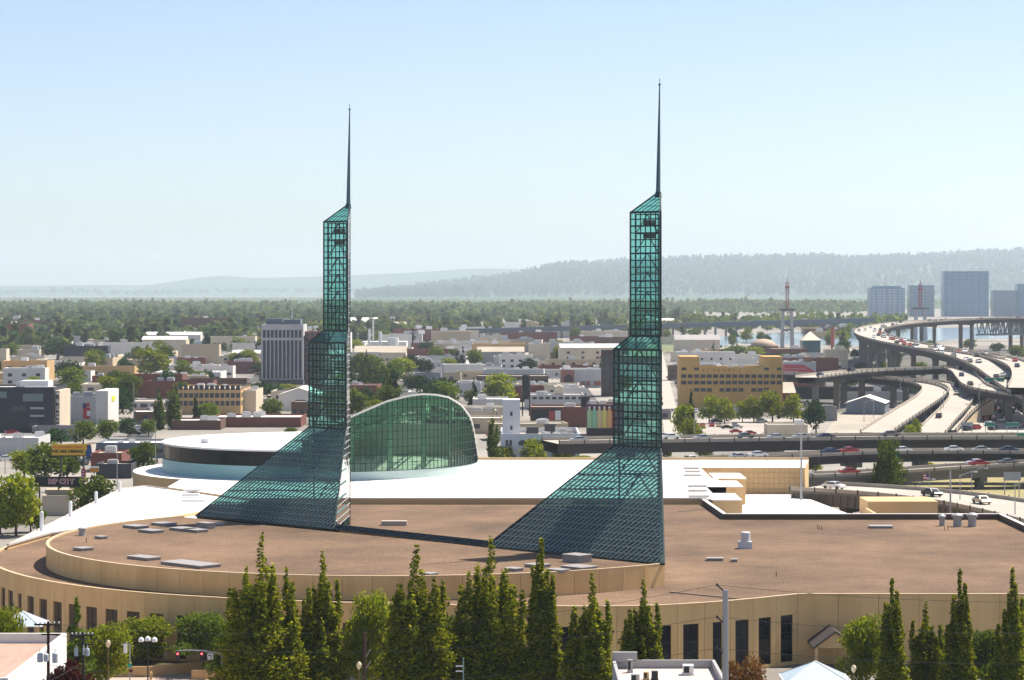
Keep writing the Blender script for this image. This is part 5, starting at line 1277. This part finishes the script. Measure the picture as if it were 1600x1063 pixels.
while len(pts) < 260:
    x, yb = rng.uniform(1060,1420), rng.uniform(505,517); pts.append(((x-800)*CAMZ/(yb-HY), F*CAMZ/(yb-HY), 0))
mass('riverside_wood', 'strip of bushy trees along the far river bank', pts, rng.uniform(9,18,len(pts)), L_mid, 18, .1)
#@@PART4
# ------------------------------------------------------------------ signs
def post(b, p, h, w=.3): b.bar((p[0],p[1],0),(p[0],p[1],h),w,n=6)
def facing(loc): return Matrix.Translation(loc) @ Matrix.Rotation(R(90),4,'X')
# yellow billboard
d_ = 640; s_ = d_/F; p = Vector(((112-800)*s_, d_, 0)); zc = Zof(703,d_)
t = thing('billboard', 'yellow recruitment billboard reading WE ARE HIRING above the shrubs', 'billboard', p)
b = MB(); b.box((0,0,zc),(61*s_,.5,17.5*s_)); b.build('panel', mat('billboard_yellow',(.72,.42,.03),.6), t)
b = MB(); b.box((0,.1,zc-9.6*s_),(63*s_,1.0,1.4*s_)); b.build('catwalk', M_black, t)
for x in (-18,18): b = MB(); b.bar((x*s_,.6,0),(x*s_,.6,zc+6*s_),.5,n=8); b.build('post', M_gird, t)
text('Do you know Linux?', 5.6*s_, mat('orange_print',(.62,.10,.02),.6), t, facing((-6*s_,-.28,zc+4.6*s_)), bold=.02)
text('WE ARE HIRING!', 6.6*s_, M_black, t, facing((-6*s_,-.28,zc-2.6*s_)), bold=.04)
b = MB(); P = [(-3,-11),(3,-12),(6,-4),(5,5),(1,9),(-2,7),(-1,2),(-4,-3)]
b.face([(x*s_,0,z*s_) for x,z in P]); b.face([(x*s_,.2,z*s_) for x,z in P][::-1])
b.build('cutout', mat('cutout_blue',(.02,.06,.20),.6), t, (26*s_,-.5,zc))
# marquee
d_ = 575; s_ = d_/F; p = Vector(((91-800)*s_, d_, 0)); zc = Zof(753,d_)
t = thing('marquee_sign', 'long black marquee sign with red outlined RIP CITY lettering', 'sign', p)
b = MB(); b.box((0,0,zc),(73*s_,.8,16*s_)); b.build('panel', M_black, t)
text('RIP CITY', 10.5*s_, mat('neon_white',(.75,.55,.55),.5), t, facing((5*s_,-.44,zc+.3*s_)), bold=.12); text('RIP CITY', 10.5*s_, mat('sign_text_red',(.30,.02,.03),.5), t, facing((5*s_,-.50,zc+.3*s_)), bold=.0)
for x in (-30,0,30): b = MB(); b.bar((x*s_,.5,0),(x*s_,.5,zc),.4,n=8); b.build('post', M_gird, t)
b = MB(); b.box((0,2,Zof(770,d_)),(42*s_,4,9*s_)); b.build('lower_fascia', wallm('tan'), t)
p = Vector(((130.5-800)*.145, 580, 0)); zc = Zof(743,580)
t = thing('pylon_sign', 'narrow upright red sign beside the black marquee', 'sign', p)
b = MB(); b.box((0,0,zc),(.95,.5,3.0)); b.build('panel', mat('sign_dark_red',(.33,.02,.03),.6), t)
for k in range(4): b = MB(); b.box((0,-.28,zc+1.0-.66*k),(.4,.06,.34)); b.build('white_block', M_wht, t)
b = MB(); b.bar((0,0,0),(0,0,zc-1.4),.3,n=6); b.build('post', M_gird, t)
p = Vector(((147-800)*.15, 600, 0)); t = thing('roadside_sign', 'small orange motel sign with white top', 'sign', p); z_ = Zof(735,600)
b = MB(); b.box((0,0,z_),(2.1,.3,.8)); b.build('panel', mat('sign_orange',(.62,.27,.03),.6), t); b = MB(); b.box((0,0,z_+.7),(2.2,.3,.35)); b.build('top_panel', M_wht, t); b = MB(); b.bar((0,0,0),(0,0,z_),.2,n=6); b.build('post', M_gird, t)
# green road signs
def roadsign(x0, x1, y0, y1, d, label, m=M_sign, posts=True, lines=2):
    s = d/F; p = Vector((((x0+x1)/2-800)*s, d, 0)); t = thing('road_sign', label, 'road sign', p); w_, h_ = (x1-x0)*s, (y1-y0)*s; z = Zof((y0+y1)/2, d)
    b = MB(); b.box((0,0,z),(w_,.15,h_)); b.build('panel', m, t)
    if m is M_sign:
        b = MB()
        for zz_, hh in ((z+h_/2-.12,.12),(z-h_/2+.12,.12)): b.box((0,-.09,zz_),(w_*.96,.03,hh))
        b.build('border', M_wht, t)
    b = MB(); 
    for x in (-w_*.42, w_*.42): b.bar((x,.3,0),(x,.3,z+h_/2),.25,n=6)
    b.bar((-w_*.5,.3,z),(w_*.5,.3,z),.2); b.build('gantry', M_grey, t)
roadsign(1539,1555,660,666.5,860,'smaller green overhead freeway sign over the ground level lanes')
roadsign(1572,1592,660,666.5,860,'wider green overhead freeway sign over the ground level lanes')
roadsign(1502,1520,660,665,860,'grey back of an overhead sign above the lanes', M_grey)
roadsign(1539,1569,590,596.5,1010,'long green sign in front of the roadside trees')
roadsign(1589,1612,676,684,700,'green exit sign standing at the level viaduct edge')
roadsign(1394,1403,704,716,655,'small green sign beside the big upright tree')
roadsign(1568,1595,738,751,610,'grey blank sign back above the broad ramp', M_grey)
# flag
p = Vector(((1452-800)*.152, 608, 0)); t = thing('flag', 'red and white striped flag on a pole beneath the viaducts', 'flag', p); z_ = Zof(748,608)
b = MB(); b.bar((0,0,0),(0,0,z_+1.4),.14,n=6); b.build('pole', M_grey, t)
for k in range(5):
    b = MB(); b.box((-.75,.03*math.sin(k),z_+1-.28*k),(1.3,.06,.26)); b.build('stripe', mat('flag_red',(.45,.04,.05),.7) if k % 2 == 0 else M_wht, t)
b = MB(); b.box((-.4,-.03,z_+.75),(.6,.08,.7)); b.build('canton', mat('flag_blue',(.03,.04,.2),.7), t)
# light masts along the freeway
def mast(x, yb, yt, d, w_, label, arm=True, grp='freeway light masts'):
    s = d/F; p = Vector(((x-800)*s, d, 0)); h = Zof(yt, d)
    t = thing('light_mast', label, 'light pole', p, 0, grp); b = MB(); b.bar((0,0,0),(0,0,h),w_,w_*.6,8); b.build('shaft', M_grey, t)
    if arm:
        b = MB(); b.bar((0,0,h-.4),(2.2,0,h+.5),.14); b.bar((2.2,0,h+.5),(3.2,0,h+.5),.12); b.build('arm', M_grey, t)
        b = MB(); b.box((3.3,0,h+.45),(.9,.35,.18)); b.build('lamp_head', M_wht, t)
mast(1252,770,672,560,.62,'thick grey steel mast beside the tan end wall of the hall', False); mast(1485,812,736,520,.5,'thick grey mast behind the roof vents', False)
for x, yt, d in ((1500,741,540),(1586,755,505),(1518,735,580),(1350,628,980),(1365,605,1010),(1470,620,940),(1407,590,1050),(1474,612,960),(1530,600,960),(1240,700,690),(1273,690,690),(1437,752,600),(1085,640,800),(1555,560,1150),(1370,552,1250)):
    mast(x, 0, yt, d, .28, 'slender grey light mast along the freeway ramps')
for x, yt, d in ((8,672,700),(37,676,690),(209,596,900),(183,690,620),(243,660,640)): mast(x,0,yt,d,.28,'slender utility mast on the streets behind the rotunda', False, 'street masts')
# ------------------------------------------------------------------ foreground street furniture
# grey steel pole
d_ = 200; s_ = d_/F; p = Vector(((1133.5-800)*s_, d_, 0)); h = Zof(922, d_)
t = thing('steel_pole', 'tall grey steel transmission pole with three short arms', 'pole', p)
b = MB(); b.bar((0,0,0),(0,0,h),.62,.44,12); b.build('shaft', mat('pole_steel',(.33,.34,.36),.4,metal=.5), t)
for y in (924,974,1023): z_ = Zof(y,d_); b = MB(); b.bar((0,0,z_-.1),(-.62,0,z_+.45),.12); b.box((-.66,0,z_+.5),(.16,.16,.2)); b.build('arm', M_gird, t)
# brown steel pole with brackets
d_ = 255; s_ = d_/F; p = Vector(((570-800)*s_, d_, 0)); h = Zof(989, d_)
t = thing('utility_pole', 'rust brown pole with two slanted brackets before the trees', 'pole', p)
b = MB(); b.bar((0,0,0),(0,0,h),.34,.28,8); b.build('shaft', mat('rust_brown',(.10,.045,.035),.7), t)
for y in (1027,1046): z_ = Zof(y,d_); b = MB(); b.bar((.1,0,z_),(.55,0,z_+.75),.1); b.build('bracket', mat('bracket_tan',(.6,.42,.32),.6), t)
# wooden poles with transformers
def wpole(x, yt, d, label, cans, armw):
    s = d/F; p = Vector(((x-800)*s, d, 0)); h = Zof(yt, d); t = thing('utility_pole', label, 'pole', p)
    wd_ = mat('pole_wood',(.045,.028,.02),.9)
    b = MB(); b.bar((0,0,0),(0,0,h),.36,.26,8); b.build('shaft', wd_, t)
    b = MB(); b.box((-.1,0,h-.3),(armw,.14,.16)); b.box((.2,0,h-1.2),(armw*.7,.12,.14)); b.build('crossarm', wd_, t)
    for k in range(6): b = MB(); b.lathe([(.05,0),(.09,.1),(.05,.2)],(0,0,0),8); b.build('insulator', M_wht, t, (-.1-armw/2+armw*(k+.3)/5.6,0,h-.22))
    for (cx, cy_, r, hh) in cans:
        b = MB(); b.lathe([(r*.9,0),(r,.06),(r,hh),(r*.7,hh+.08)],(0,0,0),14); c = b.build('transformer', mat('can_grey',(.52,.54,.57),.45), t, ((cx-x)*s,-.3,Zof(cy_,d)))
        b = MB(); b.bar((0,0,0),(0,0,.35),.1,n=6); b.build('bushing', M_wht, c, (0,0,hh+.05))
    return p, h
pa, ha = wpole(75.5,971,235,'wooden utility pole with three big grey transformer cans',((63.5,1034,.27,.75),(73,1033,.24,.62),(87,1035,.27,.85)),2.4)
pb, hb = wpole(130,988,250,'slim wooden pole with two white transformer cans',((120,1024.5,.19,.65),(137.5,1024.5,.19,.65),(131.5,1023,.11,.6)),2.2)
def wire(p, q, sag, label, grp='overhead wires'):
    b = MB(); pv = None
    for k in range(17): u = k/16; c = Vector(p).lerp(Vector(q),u); c.z -= sag*4*u*(1-u); (b.bar(pv, c, .028, n=4) if pv else None); pv = c
    tag(b.build('power_line', mat('wire',(.06,.06,.055),.6)), label, 'wire', grp)
sp = Vector(((1133.5-800)*.05-.66, 200, 0))
for y, z0 in ((924,ha-.2),(974,ha-1.2),(1023,ha-4)):
    wire((pa.x,pa.y,z0), (sp.x,sp.y,Zof(y,200)+.5), 2.2, 'thin dark wire strung across before the columnar trees')
    wire((sp.x,sp.y,Zof(y,200)+.5), (75,210,Zof(y,200)+.2), 1.8, 'thin dark wire running past the blank tan wall')
wire((pa.x,pa.y,ha-.3),(pb.x,pb.y,hb-.3),.3,'short wire joining the two wooden poles'); wire((pb.x,pb.y,hb-3),(pa.x-12,pa.y-25,ha-8),.8,'slack cable dropping from the slim wooden pole')
# lamps and signals on the plaza
def globe(x, yt, d, label):
    s = d/F; p = Vector(((x-800)*s, d, 0)); h = Zof(yt, d); t = thing('street_lamp', label, 'street lamp', p)
    b = MB(); b.lathe([(.16,0),(.16,.5),(.08,.6),(.07,h-.9)],(0,0,0),10); b.build('post', mat('lamp_bronze',(.16,.11,.05),.5), t)
    b = MB(); b.lathe([(.08,h-.9),(.26,h-.6),(.3,h-.3),(.15,h-.05),(.02,h)],(0,0,0),12); b.build('globe', mat('globe_cream',(.75,.62,.42),.3), t)
globe(169,1000,300,'cream acorn globe street lamp beside the planters'); globe(561,1034,290,'acorn globe lamp beside the brown pole'); globe(1334,1039,292,'acorn globe lamp beside the white kiosk roof')
d_ = 325; s_ = d_/F; p = Vector(((231-800)*s_, d_, 0)); h = Zof(1000,d_)
t = thing('street_lamp', 'plaza lamp with three white domed globes', 'street lamp', p)
b = MB(); b.bar((0,0,0),(0,0,h),.18,.14,8); b.bar((-.85,0,h-.3),(.85,0,h-.3),.1); b.build('post', M_black, t)
for x in (-.85,0,.85): b = MB(); b.lathe([(.34,0),(.38,.15),(.33,.38),(.18,.55),(.02,.6)],(0,0,0),12); b.build('globe', mat('globe_white',(.8,.82,.86),.25), t, (x,0,h-.25+(.12 if x == 0 else 0)))
M_redlamp = bpy.data.materials.new('red_lamp'); M_redlamp.use_nodes = True; bb_ = M_redlamp.node_tree.nodes['Principled BSDF']; bb_.inputs['Base Color'].default_value = (.5,.02,.02,1); bb_.inputs['Emission Color'].default_value = (1,.08,.1,1); bb_.inputs['Emission Strength'].default_value = 2.5
d_ = 300; s_ = d_/F; p = Vector(((347-800)*s_, d_, 0)); h = Zof(1022,d_)
t = thing('traffic_signal', 'traffic signal arm with two red lights and a left turn sign', 'traffic light', p)
b = MB(); b.bar((0,0,0),(0,0,h),.22,.18,8); pv = Vector((0,0,h))
for k in range(1,9): u = k/8; c = Vector((-70*s_*u,0,h+.42*math.sin(u*2.2))); b.bar(pv,c,.13); pv = c
b.build('mast_arm', M_grey, t)
for x in (278,315.5):
    X = (x-347)*s_; b = MB(); b.box((X,0,Zof(1025,d_)),(.4,.35,1.15)); sg = b.build('signal_head', M_black, t)
    b = MB(); b.sphere((X,-.2,Zof(1021.5,d_)),.13,8,5); b.build('red_light', M_redlamp, sg)
X = (328.5-347)*s_; b = MB(); b.box((X,0,Zof(1026,d_)),(.68,.05,.72)); sg = b.build('turn_sign', M_wht, t)
b = MB(); b.box((X+.1,-.035,Zof(1027,d_)-.05),(.08,.02,.4)); b.box((X-.02,-.035,Zof(1025,d_)+.06),(.3,.02,.08)); b.face([(X-.28,-.04,Zof(1025,d_)+.06),(X-.14,-.04,Zof(1025,d_)-.06),(X-.14,-.04,Zof(1025,d_)+.18)]); b.build('arrow', M_black, sg)
d_ = 300; s_ = d_/F; p = Vector(((203-800)*s_, d_, 0)); h = Zof(1008,d_)
t = thing('traffic_signal', 'curved signal post with green street plate beside the planter', 'traffic light', p)
b = MB(); b.bar((0,0,0),(0,0,h),.18,.14,8); b.bar((0,0,h),(-.5,0,h+.22),.12); b.bar((-.5,0,h+.22),(-1,0,h),.12); b.build('post', M_grey, t)
b = MB(); b.box((-.55,0,h-.45),(.38,.34,1.0)); b.build('signal_head', M_wht, t)
b = MB(); b.box((0,-.1,Zof(1040,d_)),(.5,.05,.4)); b.build('street_plate', mat('plate_green',(.02,.30,.22),.5), t)
b = MB(); b.box((.15,-.1,Zof(1048,d_)),(.4,.3,.4)); b.build('walk_signal', mat('walk_dark',(.12,.03,.03),.6), t)
d_ = 292; s_ = d_/F; p = Vector(((724-800)*s_, d_, 0)); t = thing('street_sign', 'street name post with two pale blades below the columnar trees', 'sign', p)
b = MB(); b.bar((0,0,0),(0,0,Zof(1028,d_)),.14,n=8); b.build('post', mat('post_verdigris',(.25,.38,.33),.6), t)
for y in (1041,1049): b = MB(); b.box((-.45,0,Zof(y,d_)),(.85,.05,.14)); b.build('blade', M_wht, t)
# planters
M_pl = mat('planter_tan',(.60,.40,.20),.85,(.52,.34,.17),.6,.3)
M_soil = mat('soil',(.05,.035,.02),.95,(.10,.09,.03),1,.5)
def planter(poly_, h, label):
    c = sum((Vector(p) for p in poly_), Vector((0,0)))/len(poly_); t = thing('planter', label, 'planter', (c.x,c.y,0))
    pl = [Vector(p)-c for p in poly_]; b = MB(); b.prism(pl, 0, h, top=False)
    inn = [p*.93 for p in pl]; n_ = len(pl)
    for k in range(n_): b.face([(*pl[k],h),(*pl[(k+1)%n_],h),(*inn[(k+1)%n_],h),(*inn[k],h)]); b.face([(*inn[k],h-.4),(*inn[(k+1)%n_],h-.4),(*inn[(k+1)%n_],h),(*inn[k],h)])
    b.build('wall', M_pl, t); b = MB(); b.face([(*p,h-.3) for p in inn]); b.build('soil', M_soil, t)
def gp(x, y, z=0): p = G(x,y,z); return (p.x,p.y)
planter([gp(172,1058),(gp(233,1058)[0],gp(233,1058)[1]),(-38.5,337.5),(-54,341)], 1.35, 'long tan planter wall with dark shrubs beside the plaza path')
planter([gp(299,1062),gp(323,1062),(-35.5,331.5),(-38.6,331.5)], 1.2, 'small square tan planter beside the traffic signal')
planter([gp(330,1064),gp(352,1064),(-31.5,330),(-35,330)], .8, 'low stepped tan planter beside the clipped conifers')
for x in (232,318): b = MB(); b.lathe([(.16,0),(.16,.9),(.18,.92),(.1,1.0)],(0,0,0),10); tag(b.build('bollard', M_pl, None, G(x+4,1062)), 'squat tan bollard beside the plaza planters', 'bollard', 'plaza bollards')
# kiosks with pyramid roofs
def kiosk(xa, ya, xl, xr, ye, d, label, m):
    s = d/F; p = Vector(((xa-800)*s, d, 0)); t = thing('kiosk', label, 'kiosk', p); za, ze = Zof(ya,d), Zof(ye,d); w_ = (xr-xl)*s/2
    c = [(-w_,-w_,ze),(w_,-w_,ze),(w_,w_,ze),(-w_,w_,ze)]
    for k in range(4): b = MB(); b.face([c[k],c[(k+1)%4],(0,0,za)]); b.face([c[k],(0,0,za-.1),c[(k+1)%4]]); rp_ = b.build('roof_panel', m, t)
    b = MB()
    for k in range(4): b.bar(c[k],(0,0,za),.1); b.bar(c[k],c[(k+1)%4],.12)
    b.build('roof_frame', M_wht, t)
    for sx in (-.85,.85):
        for sy in (-.85,.85): b = MB(); b.bar((sx*w_,sy*w_,0),(sx*w_,sy*w_,ze),.3,n=8); b.build('column', M_tanp, t)
M_kg = mat('kiosk_roof',(.55,.62,.68),.25,(.42,.5,.56),2,.3,spec=.6)
kiosk(36,955,8,76,975,318,'plaza kiosk with pale glass pyramid roof beside the curved wall', M_kg)
kiosk(1274,1033,1222,1326,1061,292,'kiosk with white and glass pyramid roof beneath the pointed entrance gable', M_kg)
# entrance gable at the blank wall
p = Vector((42.5,338.5,0)); t = thing('entrance_porch', 'small pointed entrance gable against the blank tan wall', 'porch', p); z0, z1 = 3.2, 5.4
for sg_ in (-1,1): b = MB(); b.face([(0,-2.5,z1),(sg_*3,-2.5,z0),(sg_*3,4.3,z0),(0,4.3,z1)]); b.face([(0,-2.5,z1-.2),(sg_*3,-2.5,z0-.2),(sg_*3,4.3,z0-.2),(0,4.3,z1-.2)]); b.face([(0,-2.5,z1),(sg_*3,-2.5,z0),(sg_*3,-2.5,z0-.25),(0,-2.5,z1-.25)]); b.build('roof_slope', mat('porch_roof',(.06,.05,.05),.7), t)
b = MB(); b.face([(-2.6,-2.2,z0-.1),(2.6,-2.2,z0-.1),(0,-2.2,z1-.3)]); b.build('gable', M_tanp, t)
for sx in (-2.5,2.5): b = MB(); b.box((sx,-2.1,z0/2),(.4,.4,z0)); b.build('post', M_tanp, t)
# street side buildings in the foreground
M_pink = mat('pink_roof',(.42,.29,.23),.9,(.34,.23,.18),.8,.5,stretch=(1,.3,1)); M_wwall = mat('white_wall',(.74,.72,.68),.8)
t = thing('corner_shop', 'white walled flat roofed building with pinkish roof beside the wooden pole', 'building', (-63,276,0))
b = MB(); H = 11; X0, X1, D0, D1 = -14, 12.2, -18, 16
P4 = [(X0,D0),(X1,D0),(X1,D1),(X0,D1)]; Q4 = [(X0+.4,D0+.4),(X1-.4,D0+.4),(X1-.4,D1-.4),(X0+.4,D1-.4)]
b.prism(P4, 0, H, top=False)
for k in range(4): a,c,e,f_ = P4[k],P4[(k+1)%4],Q4[(k+1)%4],Q4[k]; b.face([(*a,H),(*c,H),(*e,H),(*f_,H)]); b.face([(*f_,H-1.4),(*e,H-1.4),(*e,H),(*f_,H)])
b.build('wall', M_wwall, t); b = MB(); b.face([(*q,H-1.1) for q in Q4]); b.build('roof', M_pink, t)
for k in range(6): b = MB(); b.box((X1+.03,D0+3+k*5,H-5.6),(.12,3.4,5.2)); b.build('window', M_dwin, t)
b = MB(); b.box((-.5,-6,H-.2),(2.0,1.8,1.8)); u = b.build('rooftop_unit', M_wht, t); b = MB(); b.box((.55,-6,H-.4),(.1,1.2,.9)); b.build('vent_grille', M_black, u)
t = thing('flat_roof_shop', 'small building with pale pink roof and white rim beside the steel pole', 'building', (15,238,0))
b = MB(); H = 14; X0, X1, D0, D1 = -5.2, 4.8, -20, 12
P4 = [(X0,D0),(X1,D0),(X1,D1),(X0,D1)]; Q4 = [(X0+.3,D0+.3),(X1-.3,D0+.3),(X1-.3,D1-.3),(X0+.3,D1-.3)]
b.prism(P4, 0, H-.02, top=False)
for k in range(4): a,c,e,f_ = P4[k],P4[(k+1)%4],Q4[(k+1)%4],Q4[k]; b.face([(*a,H),(*c,H),(*e,H),(*f_,H)]); b.face([(*f_,H-.9),(*e,H-.9),(*e,H),(*f_,H)])
b.build('wall', mat('grey_wall',(.34,.34,.34),.8), t); b = MB(); b.face([(*q,H-.8) for q in Q4]); b.build('roof', mat('pale_pink_roof',(.60,.49,.43),.9,(.52,.42,.37),.5,.4), t)
b = MB(); b.box((X0+1.2,D1-.3,H+.35),(2.4,.5,.9)); b.build('raised_parapet', mat('grey_wall',(.34,.34,.34),.8), t)
for x, y, w_, h_, m in ((1.9,7.6,1.0,.8,M_wht),(-3.6,9.0,.5,1.1,M_grey),(-3.4,3.0,.8,.6,M_grey),(-1.5,4.2,.6,.7,M_black),(-2.3,4.4,.5,.6,M_tanp)):
    b = MB(); b.box((0,0,h_/2+.15),(w_,w_,h_)); b.box((0,0,.08),(w_*1.15,w_*1.15,.14)); u = b.build('rooftop_unit', m, t, (x,y,H-.8)); b = MB(); b.box((-w_*.18,-w_/2-.03,h_/2+.15),(w_*.5,.05,h_*.75)); b.build('vent_grille', M_black, u)
# ------------------------------------------------------------------ haze
b = MB(); b.box((0,17500,274),(30000,38000,550)); hz = b.build('haze', []); hz['kind'] = 'stuff'
hm = bpy.data.materials.new('haze'); hm.use_nodes = True; hn = hm.node_tree.nodes; hn.remove(hn['Principled BSDF'])
pv_ = hn.new('ShaderNodeVolumePrincipled'); pv_.inputs['Color'].default_value = (.76,.88,1,1); pv_.inputs['Density'].default_value = HAZE; pv_.inputs['Anisotropy'].default_value = .25
hm.node_tree.links.new(pv_.outputs[0], hn['Material Output'].inputs['Volume']); hz.data.materials.append(hm); tag(hz, 'pale blue summer haze over the city', 'haze')
